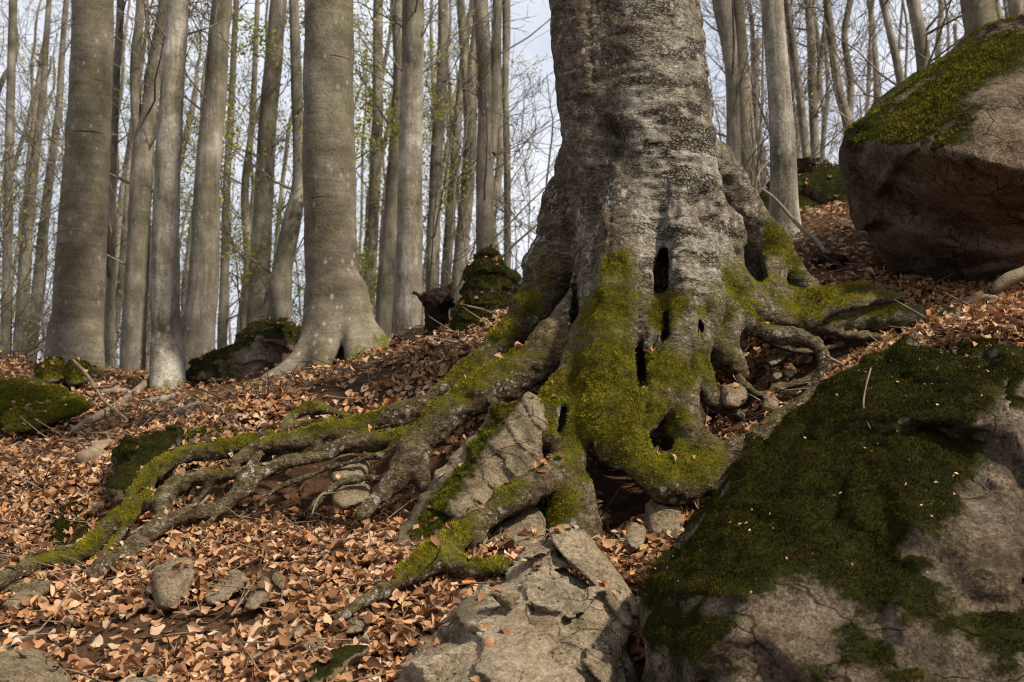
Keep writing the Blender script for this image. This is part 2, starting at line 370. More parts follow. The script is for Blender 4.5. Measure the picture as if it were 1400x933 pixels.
def mat_rock(name, cols, bright_moss=False, pits=0.5, strat=(3, 3, 9), rot=(0.3, 0.2, 0)):
    nt = NT(name)
    a = nt.noise(3.6, 6, 0.62); mid = nt.noise(19, 7, 0.72, nt.map((1, 1, 1), (6, 2, 2))); fine = nt.noise(130, 4, 0.7)
    gv = nt.sep(nt.voro(120, vec=nt.warp(nt.map((1, 1, 1)), .01, 60), out='Color')); st = nt.noise(1.0, 6, 0.66, nt.map(strat, rot=rot))
    f = nt.math('ADD', nt.math('MULTIPLY', a, 0.34), nt.math('ADD', nt.math('MULTIPLY', st, 0.10), nt.math('ADD', nt.math('MULTIPLY', fine, 0.10), nt.math('ADD', nt.math('MULTIPLY', mid, .34), nt.math('MULTIPLY', gv, .12)))))
    col = nt.ramp(f, [(0.39, cols[0]), (0.46, cols[1]), (0.53, cols[2]), (0.62, cols[3])])
    col = nt.mix(nt.ramp(nt.noise(2.6, 5, 0.6, nt.map((1, 1, 1), (8, 1, 3))), [(0.50, 0.0), (0.62, 0.5)]), col, nt.mix(.6, col, (0.155, 0.095, 0.052)))   # rusty stain
    pit = nt.ramp(nt.voro(34, vec=nt.warp(nt.map((1, 1, 1.3)), .02, 30)), [(0.16, 1.0), (0.22, 0.0)])
    pit = nt.math('MULTIPLY', pit, nt.ramp(nt.noise(6, 4, 0.6, nt.map((1, 1, 1), (2, 9, 4))), [(0.50, 0.0), (0.58, pits)]))
    col = nt.mix(pit, col, (0.022, 0.022, 0.012))
    lich = nt.ramp(nt.noise(12, 6, 0.75, nt.map((1, 1, 1), (7, 7, 1))), [(0.58, 0.0), (0.62, .6)])
    col = nt.mix(lich, col, nt.mix(.5, col, cols[3]))
    ck = nt.voro(3.3, 'DISTANCE_TO_EDGE', nt.warp(nt.map((1, 1, 1.5), rot=rot), .16, 3.5))
    crk = nt.math('MULTIPLY', nt.ramp(ck, [(0.003, 1.0), (0.018, 0.0)]), nt.ramp(nt.noise(2.2, 4, .6, nt.map((1, 1, 1), (4, 1, 1))), [(.48, 0.0), (.56, 1.0)]))
    col = nt.mix(nt.math('MULTIPLY', crk, 0.8), col, (0.020, 0.016, 0.011))
    col = nt.mix(nt.ramp(nt.noise(2.1, 6, 0.68, nt.map((1, 1, 0.6), (3, 3, 6))), [(0.52, 0.0), (0.60, 0.75)]), col, nt.mix(0.75, col, (0.028, 0.024, 0.015)))   # dark water stain
    gfilm = nt.math('MULTIPLY', nt.math('MULTIPLY', nt.attr('moss'), 1.4, clamp=True), nt.ramp(mid, [(0.42, 0.15), (0.55, 0.9)]))
    col = nt.mix(gfilm, col, nt.mix(gv, (0.030, 0.028, 0.010), (0.070, 0.064, 0.022)))
    mm = moss_mask(nt)
    col = nt.mix(mm, col, moss_col(nt, bright_moss))
    nb = nt.bump(nt.math('ADD', a, nt.math('MULTIPLY', st, .6)), 0.8, 0.04); nb = nt.bump(mid, 1.0, 0.05, nb)
    nb = nt.bump(nt.math('SUBTRACT', 1.0, nt.math('MAXIMUM', pit, crk)), 0.9, 0.015, nb)
    nb = nt.bump(nt.math('ADD', gv, nt.math('ADD', fine, nt.math('MULTIPLY', mm, nt.noise(150, 3, 0.7)))), 0.6, 0.006, nb)
    return nt.done(col, 0.94, nb)

def mat_moss(name, bright):
    nt = NT(name)
    t = nt.attr('tint'); a = nt.noise(7, 5, 0.6)
    f = nt.math('ADD', nt.math('MULTIPLY', t, 0.5), nt.math('MULTIPLY', a, 0.5))
    s = ((0.038, 0.035, 0.006), (0.150, 0.134, 0.010), (0.33, 0.29, 0.020)) if bright == 2 else \
        ((0.024, 0.027, 0.005), (0.080, 0.083, 0.010), (0.19, 0.18, 0.018)) if bright == 1 else ((0.004, 0.004, 0.002), (0.017, 0.017, 0.003), (0.058, 0.052, 0.007))
    col = nt.ramp(f, [(0.25, s[0]), (0.5, s[1]), (0.78, s[2])]); nt.b.inputs['Specular IOR Level'].default_value = 0.0
    col = nt.mix(nt.ramp(nt.noise(4.2, 5, .65, nt.map((1, 1, 1), (3, 8, 1))), [(.50, 0.0), (.62, .7)]), col, nt.mix(t, tuple(x * .55 for x in (s[1][0] * 1.25, s[1][1] * .95, s[1][2])), (s[2][0] * .9, s[2][1] * .72, s[2][2])))
    col = nt.mix(nt.ramp(nt.noise(11, 4, .6, nt.map((1, 1, 1), (9, 9, 2))), [(.55, 0.0), (.66, .55)]), col, tuple(x * 1.15 for x in s[2]))
    return nt.done(col, 1.0)

def mat_leaf(name, use_attr):
    nt = NT(name)
    if use_attr: c = nt.attr('lc', 'Color')
    else:
        oi = nt.n('ShaderNodeObjectInfo')
        c = nt.ramp(oi.outputs['Random'], [(0.0, (0.19, 0.092, 0.046)), (0.3, (0.37, 0.190, 0.098)), (0.65, (0.47, 0.26, 0.140)), (1.0, (0.58, 0.39, 0.255))])
    c = nt.mix(nt.math('MULTIPLY', nt.noise(34, 4, 0.6), 0.7), c, nt.mix(0.5, c, (0.12, 0.055, 0.028)))
    nt.done(c, 0.55, nt.bump(nt.noise(60, 3), 0.3, 0.004))
    tr = nt.n('ShaderNodeBsdfTranslucent'); nt.put(tr.inputs[0], c)
    ms = nt.n('ShaderNodeMixShader'); ms.inputs[0].default_value = 0.18
    nt.t.links.new(nt.b.outputs[0], ms.inputs[1]); nt.t.links.new(tr.outputs[0], ms.inputs[2]); nt.t.links.new(ms.outputs[0], nt.out.inputs[0])
    return nt.m
def mat_simple(name, stops, scale=8, rough=0.9, bump=0.5, bd=0.01, stretch=(1, 1, 1)):
    nt = NT(name); a = nt.noise(scale, 6, 0.62, nt.map(stretch)); b = nt.noise(scale * 6, 4, 0.65)
    f = nt.math('ADD', nt.math('MULTIPLY', a, 0.65), nt.math('MULTIPLY', b, 0.35))
    return nt.done(nt.ramp(f, stops), rough, nt.bump(b, bump, bd, nt.bump(a, bump, bd * 3)))
def mat_green(name, c0, c1):
    nt = NT(name); c = nt.ramp(nt.noise(6, 2), [(0.35, c0), (0.65, c1)]); nt.done(c, 0.5)
    tr = nt.n('ShaderNodeBsdfTranslucent'); nt.put(tr.inputs[0], c)
    ms = nt.n('ShaderNodeMixShader'); ms.inputs[0].default_value = 0.4
    nt.t.links.new(nt.b.outputs[0], ms.inputs[1]); nt.t.links.new(tr.outputs[0], ms.inputs[2]); nt.t.links.new(ms.outputs[0], nt.out.inputs[0])
    return nt.m

M_MAIN = mat_main_bark()
M_BEECH = mat_bark('smooth_beech_bark', (0.100, 0.080, 0.054), (0.185, 0.154, 0.110), (0.29, 0.252, 0.190), 0.5, 0.9)
M_PALE = mat_bark('mottled_pale_bark', (0.095, 0.076, 0.052), (0.29, 0.250, 0.195), (0.54, 0.50, 0.42), 0.7, 0.3, True)
M_GREY = mat_bark('grey_brown_bark', (0.105, 0.087, 0.065), (0.225, 0.193, 0.150), (0.39, 0.345, 0.28), 0.35, 0.3, True)
M_TWIG = mat_simple('twig_bark', [(0.35, (0.11, 0.092, 0.070)), (0.65, (0.24, 0.205, 0.16))], 5, bump=0.2)
M_LIME = mat_rock('limestone', [(0.100, 0.072, 0.043), (0.235, 0.178, 0.112), (0.345, 0.270, 0.180), (0.47, 0.395, 0.295)], pits=0.95)
M_ROCK = mat_rock('mossy_sandstone', [(0.042, 0.028, 0.017), (0.118, 0.083, 0.054), (0.195, 0.147, 0.104), (0.34, 0.275, 0.21)], pits=0.3)
M_STONE = mat_rock('tan_stone', [(0.085, 0.060, 0.034), (0.19, 0.142, 0.085), (0.275, 0.212, 0.135), (0.37, 0.305, 0.215)], pits=0.5)
M_GREENROCK = mat_rock('green_moss_rock', [(0.06, 0.05, 0.035), (0.13, 0.11, 0.08), (0.21, 0.18, 0.14), (0.33, 0.30, 0.25)], True)
M_MOSS2, M_MOSS1, M_MOSS0 = mat_moss('bright_moss', 2), mat_moss('green_moss', 1), mat_moss('dark_moss', 0)
M_LITTER, M_LEAF = mat_leaf('leaf_litter', True), mat_leaf('fallen_leaf', False)
M_SOIL = mat_simple('forest_soil', [(0.3, (0.020, 0.011, 0.006)), (0.5, (0.060, 0.033, 0.018)), (0.7, (0.125, 0.066, 0.035))], 9, bump=0.9, bd=0.015)
M_WOOD = mat_simple('dead_wood', [(0.3, (0.075, 0.052, 0.034)), (0.5, (0.16, 0.115, 0.078)), (0.72, (0.28, 0.22, 0.165))], 7, stretch=(1, 1, 1), bump=0.6)
M_STUMP = mat_simple('rotten_wood', [(0.3, (0.008, 0.006, 0.005)), (0.5, (0.030, 0.020, 0.014)), (0.7, (0.085, 0.055, 0.036))], 14, bump=1.0, bd=0.02)
M_SPRING = mat_green('spring_leaves', (0.24, 0.25, 0.035), (0.42, 0.40, 0.07))
M_RUSSET = mat_green('russet_leaves', (0.20, 0.085, 0.035), (0.36, 0.17, 0.075))
M_SPROUT = mat_green('sprout_leaves', (0.10, 0.16, 0.02), (0.22, 0.28, 0.05))

# ------------------------------------------------------------------ terrain
CTRL = [(-260, 960, 3.6), (0, 933, 4.3), (300, 933, 4.1), (550, 985, 4.1), (480, 935, 4.1), (850, 1060, 3.6), (1150, 1090, 3.4), (1500, 1050, 3.2),
        (0, 800, 5.3), (150, 795, 5.3), (300, 770, 5.3), (450, 745, 5.4), (560, 756, 5.3), (640, 815, 4.9), (300, 850, 4.6), (450, 850, 4.6),
        (100, 788, 5.75), (200, 748, 5.95), (300, 714, 6.05), (300, 700, 6.35), (420, 692, 6.6), (520, 690, 6.5), (600, 690, 6.1),
        (100, 705, 6.5), (200, 645, 6.85), (300, 594, 7.0), (400, 577, 7.02), (500, 562, 7.02), (570, 540, 6.95), (640, 500, 7.2),
        (-60, 700, 6.5), (0, 650, 7.5), (120, 620, 7.8), (0, 580, 9.6), (150, 575, 9.6), (300, 553, 8.9), (420, 533, 8.6), (550, 508, 8.4), (650, 468, 8.4), (690, 440, 8.8),
        (-150, 500, 13.5), (0, 500, 13.0), (110, 508, 13.0), (250, 528, 11.8), (380, 508, 10.9), (480, 486, 10.6), (600, 450, 10.4), (700, 415, 10.2), (800, 380, 10.2),
        (850, 775, 5.2), (850, 725, 5.7), (760, 765, 5.3), (880, 640, 6.5), (960, 470, 7.3), (700, 640, 6.1), (700, 700, 5.7),
        (980, 605, 5.8), (1050, 560, 6.1), (1100, 520, 6.4), (1160, 470, 6.6), (1240, 440, 6.6), (1000, 400, 7.8), (1100, 412, 7.2), (1200, 395, 7.3), (1300, 402, 7.2),
        (1400, 402, 6.8), (1500, 410, 6.4), (1390, 445, 5.6), (1320, 470, 5.5), (1330, 640, 4.9), (1500, 480, 5.2), (1150, 700, 5.2),
        (1110, 330, 9.0), (1160, 305, 9.8), (1060, 335, 9.2), (1100, 290, 11.3), (1300, 250, 11.0), (1500, 210, 11.0), (980, 340, 9.6),
        (1100, 960, 4.3), (1350, 950, 4.1), (700, 960, 4.5), (800, 960, 4.4), (620, 945, 4.5)]
cw = np.array([P(*c) for c in CTRL])
EXTRA = np.array([(-4, 1, -1.35), (0, 1, -1.4), (4, 1, -1.3), (0, -4, -2.2), (-6, -4, -2.6), (6, -4, -1.6), (-9, 6, -.6), (-9, 12, 1.0), (8, 5, 1.0), (9, 10, 3.4),
                  (-8, 17, 0.6), (-3, 16.5, .55), (1, 16, .9), (5, 16, 2.0), (9, 17, 2.6), (0, 22, -.2), (-8, 23, -.4), (8, 23, .8)])
cw = np.concatenate([cw, EXTRA])
def _tps(r2): return 0.5 * r2 * np.log(r2 + 1e-9)
_n = len(cw); _A = np.zeros((_n + 3, _n + 3)); _d = ((cw[:, None, :2] - cw[None, :, :2]) ** 2).sum(2)
_A[:_n, :_n] = _tps(_d) + np.eye(_n) * 0.01; _A[:_n, _n] = 1; _A[:_n, _n + 1:] = cw[:, :2]; _A[_n:, :_n] = _A[:_n, _n:].T
_w = np.linalg.solve(_A, np.concatenate([cw[:, 2], np.zeros(3)]))
def terrain(x, y, rough=True):
    x = np.asarray(x, float).ravel(); y = np.asarray(y, float).ravel(); z = np.zeros_like(x)
    for a in range(0, len(x), 20000):
        X, Y = np.clip(x[a:a + 20000], -10, 10), np.clip(y[a:a + 20000], -5, 24)
        d = (X[:, None] - cw[None, :, 0]) ** 2 + (Y[:, None] - cw[None, :, 1]) ** 2
        z[a:a + 20000] = _tps(d) @ _w[:_n] + _w[_n] + X * _w[_n + 1] + Y * _w[_n + 2]
    far = np.maximum(np.maximum(np.abs(x) - 10, 0), np.maximum(y - 22, -5 - y))
    z = z * np.exp(-np.maximum(far, 0) / 25.0) - 3.2 * (1 - np.exp(-np.maximum(far, 0) / 18.0))
    if rough:
        p = np.stack([x, y, 0 * x], 1); near = np.clip(1 - far / 10, 0, 1)
        z = z + near * (0.045 * fbm(p * 1.7, 3, 5) + 0.018 * fbm(p * 7, 2, 9))
    return z
def axis(lo, hi, st, far_lo, far_hi):
    a = list(np.arange(lo, hi + 1e-6, st)); s = st
    while a[-1] < far_hi: s *= 1.22; a.append(a[-1] + s)
    s = st; b = [lo]
    while b[-1] > far_lo: s *= 1.22; b.append(b[-1] - s)
    return np.array(b[:0:-1] + a)
gx, gy = axis(-6.5, 5.5, 0.07, -900, 900), axis(3.0, 14.5, 0.07, -900, 900)
GX, GY = np.meshgrid(gx, gy, indexing='ij')
gz = terrain(GX, GY)
gv = np.stack([GX.ravel(), GY.ravel(), gz], 1); ny = len(gy)
ii, jj = np.meshgrid(np.arange(len(gx) - 1), np.arange(ny - 1), indexing='ij'); k0 = (ii * ny + jj).ravel()
gf = np.stack([k0, k0 + ny, k0 + ny + 1, k0 + 1], 1)
floor = link('forest_ground', mesh_np('forest_ground', gv, gf), M_SOIL)
tag(floor, 'sloping forest ground of brown soil under a cover of fallen leaves', kind='structure')
def G(px, py):                          # distance at which the view direction meets the ground
    Ys = np.arange(3.2, 15, .02); u = (px - 700.0) / F_PX; v = (466.5 - py) / F_PX; k = Ys / (cp - v * sp_)
    hit = np.nonzero((sp_ + v * cp) * k < terrain(u * k, Ys, False))[0]
    return float(Ys[hit[0]]) if len(hit) else 15.0
def tnormal(x, y, e=0.06):
    zx = (terrain(x + e, y) - terrain(x - e, y)) / (2 * e); zy = (terrain(x, y + e) - terrain(x, y - e)) / (2 * e)
    n = np.stack([-zx, -zy, np.ones_like(zx)], 1); return n / np.linalg.norm(n, axis=1, keepdims=True)

# ------------------------------------------------------------------ moss fur
def blades(v, f, w, count, length, width, rg, up=0.25):
    """short moss shoots over triangles/quads of v,f with vertex weight w"""
    t = np.concatenate([f[:, [0, 1, 2]], f[:, [0, 2, 3]]]) if f.shape[1] == 4 else f
    wt = w[t].mean(1); keep = wt > 0.04; t = t[keep]; wt = wt[keep]
    if not len(t): return None
    a, b, c = v[t[:, 0]], v[t[:, 1]], v[t[:, 2]]
    cr = np.cross(b - a, c - a); ar = np.linalg.norm(cr, axis=1) * 0.5 * wt
    if ar.sum() < 1e-8: return None
    i = rg.choice(len(t), count, p=ar / ar.sum()); r1, r2 = np.sqrt(rg.random(count)), rg.random(count)
    p = a[i] * (1 - r1)[:, None] + b[i] * (r1 * (1 - r2))[:, None] + c[i] * (r1 * r2)[:, None]
    n = cr[i] / np.maximum(np.linalg.norm(cr[i], axis=1, keepdims=True), 1e-9)
    d = n + rg.normal(0, 0.45, (count, 3)) + np.array([0, 0, up]); d /= np.linalg.norm(d, axis=1, keepdims=True)
    cl = fbm(p * 28, 2, 3)                                  # cushions: taller and thinner clumps
    ln = length * (0.55 + 0.8 * rg.random(count)) * (1 + 0.7 * cl) * (.45 + .75 * wt[i])
    s = np.cross(d, rg.normal(0, 1, (count, 3))); s /= np.maximum(np.linalg.norm(s, axis=1, keepdims=True), 1e-9)
    hw = (width * (0.8 + 0.8 * rg.random(count)))[:, None]
    p0 = p - n * length * 0.25
    tip = p0 + d * (ln * 1.05)[:, None] + rg.normal(0, length * 0.2, (count, 3))
    V = np.stack([p0 - s * hw * .6, p0 + s * hw * .6, tip], 1).reshape(-1, 3)
    k = np.arange(count)[:, None] * 3
    tint = np.repeat(np.clip(0.5 + 0.5 * cl + rg.normal(0, 0.18, count), 0, 1), 3)
    return mesh_np('moss', V, k + np.array([[0, 1, 2]]), {'tint': tint}, smooth=False)

# ------------------------------------------------------------------ the old beech: trunk, buttresses and roots as one skin
TB = P(885, 600, 6.4)
TRUNK = [
    [(866, -150, 6.45, 85), (868, -60, 6.45, 86), (869, 0, 6.45, 87), (880, 100, 6.45, 89), (886, 200, 6.45, 91), (888, 290, 6.48, 88), (888, 380, 6.56, 78), (888, 470, 6.62, 72), (888, 560, 6.62, 80)],
    [(803, -150, 6.42, 56), (804, 0, 6.42, 55), (814, 100, 6.42, 57), (824, 200, 6.42, 54), (834, 300, 6.38, 47), (838, 380, 6.22, 36), (836, 440, 6.06, 32)],
    [(925, 150, 6.36, 44), (938, 240, 6.34, 46), (955, 320, 6.32, 40), (975, 385, 6.3, 34), (990, 440, 6.25, 28), (1000, 470, 6.2, 22)],
    [(858, 230, 6.28, 30), (852, 310, 6.12, 31), (842, 390, 5.97, 33), (832, 460, 5.86, 36), (825, 525, 5.75, 37), (823, 580, 5.64, 35), (836, 612, 5.58, 26)],
    [(822, 330, 6.24, 22), (810, 410, 6.08, 23), (800, 470, 5.96, 24), (794, 525, 5.83, 25), (785, 577, 5.71, 27), (778, 630, 5.61, 26), (782, 680, 5.54, 31), (785, 735, 5.5, 40), (785, 790, 5.5, 48)],
    [(920, 220, 6.28, 30), (928, 310, 6.1, 32), (932, 390, 5.98, 29), (926, 445, 5.92, 26), (912, 495, 5.81, 26), (893, 545, 5.67, 28), (868, 590, 5.57, 25), (868, 636, 5.5, 27), (905, 660, 5.46, 30), (945, 655, 5.5, 31), (985, 640, 5.6, 26)],
    [(955, 330, 6.12, 26), (965, 400, 6.02, 26), (950, 462, 5.91, 25), (935, 520, 5.79, 23), (934, 562, 5.7, 23), (948, 600, 5.63, 22), (985, 628, 5.6, 23)],
    [(960, 370, 6.16, 22), (985, 425, 6.1, 24), (982, 476, 6.05, 25), (1000, 495, 6.05, 16), (1015, 512, 6.05, 9)],
    [(888, 260, 6.22, 26), (884, 330, 6.1, 22), (874, 400, 5.99, 18), (868, 450, 5.93, 14), (850, 490, 5.86, 12)],
    [(860, 400, 6.0, 10), (852, 450, 5.88, 12), (856, 500, 5.78, 14), (852, 560, 5.66, 16), (862, 600, 5.58, 16)],
    [(918, 545, 5.74, 18), (925, 590, 5.7, 20), (928, 625, 5.62, 24), (900, 655, 5.52, 30), (860, 645, 5.56, 22)],
    [(905, 405, 6.02, 12), (892, 440, 5.95, 14), (893, 480, 5.86, 16), (893, 520, 5.75, 18)],
]
ROOTS = [  # (points, blend)
    ([(795, 230, 6.6, 34), (775, 310, 6.62, 40), (752, 380, 6.62, 36), (715, 440, 6.58, 27), (655, 500, 6.52, 21), (600, 545, 6.48, 18), (545, 568, 6.42, 17), (505, 578, 6.38, 14), (454, 590, 6.33, 16), (400, 603, 6.28, 14), (352, 614, 6.22, 12), (322, 632, 6.15, 10)], .09),
    ([(825, 330, 6.4, 26), (806, 410, 6.32, 36), (764, 472, 6.2, 36), (700, 513, 6.1, 30), (640, 548, 6.02, 27), (600, 580, 5.98, 24), (568, 612, 5.92, 23), (550, 640, 5.86, 20), (525, 675, 5.76, 14), (492, 704, 5.66, 9)], .09),
    ([(560, 622, 5.9, 17), (578, 652, 5.84, 14), (588, 700, 5.78, 11), (592, 730, 5.75, 9)], .05),
    ([(548, 645, 5.86, 8), (520, 652, 5.88, 7), (480, 657, 5.9, 7), (460, 663, 5.88, 6.5), (443, 677, 5.84, 6), (426, 695, 5.78, 5)], .03),
    ([(590, 582, 6.1, 10), (544, 600, 6.15, 12), (506, 604, 6.18, 13), (467, 610, 6.18, 12), (447, 622, 6.15, 9), (403, 631, 6.12, 9), (364, 645, 6.06, 9), (340, 660, 6.0, 10), (312, 690, 5.92, 9), (262, 705, 5.86, 10), (229, 713, 5.82, 11), (208, 726, 5.77, 13), (182, 746, 5.70, 12), (156, 765, 5.63, 12), (125, 790, 5.55, 9)], .035),
    ([(357, 620, 6.1, 5), (338, 645, 6.02, 7), (322, 672, 5.94, 7), (300, 700, 5.86, 6), (284, 720, 5.8, 4)], .03),
    ([(345, 646, 6.1, 7), (320, 648, 6.1, 9), (283, 653, 6.06, 10), (245, 662, 6.0, 11), (228, 678, 5.95, 11), (221, 700, 5.88, 10), (214, 722, 5.8, 8)], .03),
    ([(395, 603, 6.42, 8), (345, 607, 6.42, 10), (319, 613, 6.4, 12), (270, 619, 6.36, 13), (232, 631, 6.28, 13), (207, 648, 6.2, 13), (190, 673, 6.1, 14), (176, 697, 6.0, 15), (155, 718, 5.92, 15), (131, 739, 5.85, 13), (104, 762, 5.75, 12), (65, 767, 5.7, 11), (31, 777, 5.62, 12), (0, 793, 5.52, 13), (-30, 815, 5.4, 11)], .04),
    ([(475, 572, 6.5, 7), (445, 560, 6.52, 8), (423, 559, 6.52, 9), (403, 567, 6.48, 8), (386, 584, 6.42, 6), (372, 598, 6.38, 4)], .03),
    ([(195, 680, 6.1, 9), (190, 690, 6.05, 10), (204, 690, 5.95, 10), (222, 694, 5.9, 9)], .03),
    ([(785, 625, 5.62, 22), (760, 645, 5.52, 21), (729, 665, 5.42, 21), (698, 686, 5.33, 21), (664, 709, 5.24, 20), (626, 736, 5.12, 19), (600, 757, 5.04, 22), (564, 779, 4.94, 20), (533, 802, 4.85, 15), (499, 823, 4.76, 11), (468, 841, 4.68, 8), (430, 856, 4.6, 5)], .05),
    ([(596, 764, 5.0, 16), (632, 776, 4.95, 17), (668, 779, 4.95, 14), (690, 778, 5.0, 9)], .05),
    ([(668, 712, 5.2, 7), (655, 735, 5.16, 7), (648, 752, 5.14, 4)], .03),
    ([(800, 480, 6.02, 25), (778, 515, 5.9, 22), (762, 540, 5.82, 21), (750, 570, 5.75, 19), (745, 598, 5.7, 17)], .05),
    ([(770, 545, 5.85, 14), (765, 575, 5.76, 15), (752, 600, 5.7, 14)], .05),
    ([(975, 220, 6.5, 30), (1003, 275, 6.58, 34), (1032, 315, 6.62, 30), (1062, 352, 6.64, 25), (1088, 380, 6.64, 19), (1112, 394, 6.64, 12)], .08),
    ([(990, 310, 6.36, 26), (1000, 350, 6.36, 22), (1010, 392, 6.36, 22), (1040, 404, 6.4, 20), (1096, 411, 6.45, 15), (1145, 403, 6.55, 14), (1199, 396, 6.65, 10), (1225, 396, 6.7, 6)], .07),
    ([(1062, 360, 6.5, 18), (1052, 385, 6.45, 18), (1045, 402, 6.4, 16)], .06),
    ([(990, 300, 6.72, 40), (1018, 345, 6.8, 38), (1040, 385, 6.82, 32)], .08),
    ([(990, 400, 6.3, 36), (1020, 418, 6.3, 27), (1050, 432, 6.32, 20), (1082, 437, 6.35, 17), (1110, 440, 6.4, 12)], .08),
    ([(1095, 444, 6.3, 11), (1106, 440, 6.3, 13), (1122, 428, 6.32, 12), (1148, 417, 6.36, 11), (1185, 410, 6.4, 10), (1222, 405, 6.48, 7), (1240, 405, 6.52, 4)], .03),
    ([(1090, 446, 6.4, 14), (1120, 442, 6.42, 17), (1178, 434, 6.5, 18), (1225, 434, 6.52, 18), (1266, 436, 6.55, 15)], .03),
    ([(995, 430, 6.2, 24), (1030, 445, 6.1, 14), (1056, 456, 6.08, 11.5), (1093, 464, 6.06, 11.5), (1118, 475, 6.04, 11), (1127, 490, 6.0, 10.5), (1122, 512, 5.98, 10), (1118, 535, 5.96, 9)], .05),
    ([(955, 480, 5.92, 16), (961, 500, 5.88, 15), (970, 530, 5.84, 15), (985, 556, 5.84, 14), (1012, 572, 5.88, 11)], .035),
    ([(975, 640, 5.58, 27), (1005, 628, 5.55, 26), (1045, 602, 5.52, 25), (1110, 558, 5.5, 24), (1180, 512, 5.5, 18)], .06),
    ([(1058, 529, 6.02, 6), (1080, 526, 6.02, 7), (1110, 518, 6.02, 6)], .02),
    ([(560, 590, 6.12, 6), (520, 622, 6.1, 5), (470, 634, 6.12, 5), (420, 652, 6.1, 5), (380, 668, 6.06, 5), (352, 690, 5.98, 4)], .02),
    ([(430, 606, 6.3, 6), (380, 622, 6.28, 6), (330, 632, 6.25, 6), (290, 640, 6.2, 6), (262, 660, 6.12, 5), (250, 690, 6.0, 4)], .02),
    ([(300, 652, 6.1, 5), (270, 682, 6.0, 6), (240, 706, 5.9, 6), (200, 742, 5.75, 5), (170, 772, 5.6, 4)], .02),
    ([(215, 646, 6.15, 7), (196, 690, 5.98, 8), (168, 726, 5.85, 8), (140, 762, 5.7, 7), (110, 784, 5.58, 5)], .03),
    ([(480, 590, 6.35, 6), (430, 577, 6.45, 5), (380, 590, 6.42, 6), (345, 596, 6.42, 5), (310, 604, 6.42, 4)], .02),
    ([(530, 590, 6.3, 8), (480, 600, 6.32, 7), (430, 618, 6.3, 7), (385, 640, 6.25, 6), (350, 652, 6.2, 6), (310, 668, 6.12, 5)], .02),
    ([(1010, 440, 6.2, 8), (1060, 470, 6.3, 6), (1100, 482, 6.35, 5), (1150, 470, 6.45, 4)], .02),
    ([(1130, 446, 6.4, 6), (1160, 460, 6.42, 5), (1200, 462, 6.45, 5), (1240, 470, 6.4, 4)], .02),
    ([(150, 720, 5.9, 6), (120, 742, 5.84, 6), (70, 752, 5.8, 5), (20, 764, 5.7, 5), (-20, 772, 5.62, 4)], .02),
    ([(1005, 512, 6.05, 7), (1020, 528, 6.0, 8), (1040, 540, 5.98, 8), (1066, 532, 6.0, 6)], .02),
]
SLOTS = [  # dark slots between the buttresses: points (px, py, radius px), from Y, to Y
    ([(908, 340, 2.5), (906, 354, 6), (904, 374, 8), (905, 390, 5)], 5.6, 6.3), ([(872, 480, 3), (874, 496, 6), (875, 512, 7), (876, 524, 4)], 5.3, 6.2),
    ([(909, 428, 3), (909, 444, 6), (908, 460, 4)], 5.5, 6.1), ([(954, 438, 2.5), (955, 448, 4), (954, 456, 2.5)], 5.6, 6.1),
    ([(894, 596, 8), (900, 604, 13), (907, 611, 13), (912, 606, 9)], 5.1, 5.95), ([(1022, 340, 9), (1030, 358, 14), (1037, 376, 12)], 6.0, 6.5),
    ([(848, 650, 12), (860, 682, 24), (875, 700, 26), (855, 714, 22), (900, 705, 20)], 5.1, 6.1), ([(770, 556, 4), (768, 572, 7), (764, 590, 5)], 5.4, 5.74),
    ([(806, 606, 4), (809, 624, 7), (807, 644, 5)], 5.3, 5.75), ([(783, 370, 5), (786, 410, 8), (785, 450, 6)], 6.0, 6.32),
]
H = 0.0135
fld = Field((-2.75, 4.35, -0.75), (2.55, 7.35, 3.15), H, ids=True)
for i, c in enumerate(TRUNK): fld.add(chain(c), 0.045 if i < 3 else 0.022, 0)
for i, (c, k) in enumerate(ROOTS):
    c = [(a, b, min(Y, G(a, b + r * 1.25) - .07), r) for a, b, Y, r in c] if i in (3, 4, 5, 6, 7, 8, 9, 10, 11, 26, 27, 28, 29, 30, 31, 34) else c
    ch = chain(c, 6)
    ch[:, :3] += 0.010 * np.stack([vnoise(ch[:, :3] * 9, 31 + q) for q in range(3)], 1)
    ch[:, 3] *= (1 + 0.18 * vnoise(ch[:, :3] * 8, 40 + i)) * (1.08 if i in (4, 6, 7) else 1)
    fld.add(ch, k, i + 1)
for pts, y0, y1 in SLOTS:
    sl = catmull(pts, 4)
    for px, py, r in sl:
        r = max(r, 2.5); fld.carve(np.array([list(P(px, py, y0)) + [RW(r, y0)], list(P(px + 2, py + 2, y1)) + [RW(r * .6, y1)]]), 0.02)
tv, tf, tid = fld.mesh(); del fld
keep = ~(tv[tf][:, :, 2].max(1) > 3.12); tf = tf[keep]
nr = vnormals(tv, tf)
up_w = smooth01((tv[:, 2] - 0.9) / 0.5)                       # trunk proper above the buttresses
cyl = np.stack([tv[:, 0] * 5, tv[:, 1] * 5, tv[:, 2] * 30], 1)
def paint(v, spots):
    m = np.zeros(len(v), np.float32)
    for px, py, Y, r, s in spots:
        d2 = ((v - P(px, py, Y)) ** 2).sum(1); rr = RW(r, Y)
        m = np.maximum(m, s * np.exp(-d2 / (rr * rr)).astype(np.float32)) if s > 0 else m + s * np.exp(-d2 / (rr * rr)).astype(np.float32)
    return m
AX = P(893, 250, 6.45)
side = (tv[:, 0] - (AX[0] - 0.22 + 0.05 * vnoise(tv * 3, 3))) / 0.10
rug = (.32 + .68 * smooth01(side)) * smooth01((tv[:, 2] - 0.45) / 0.55) * (0.85 + 0.4 * fbm(tv * 3, 3, 8))
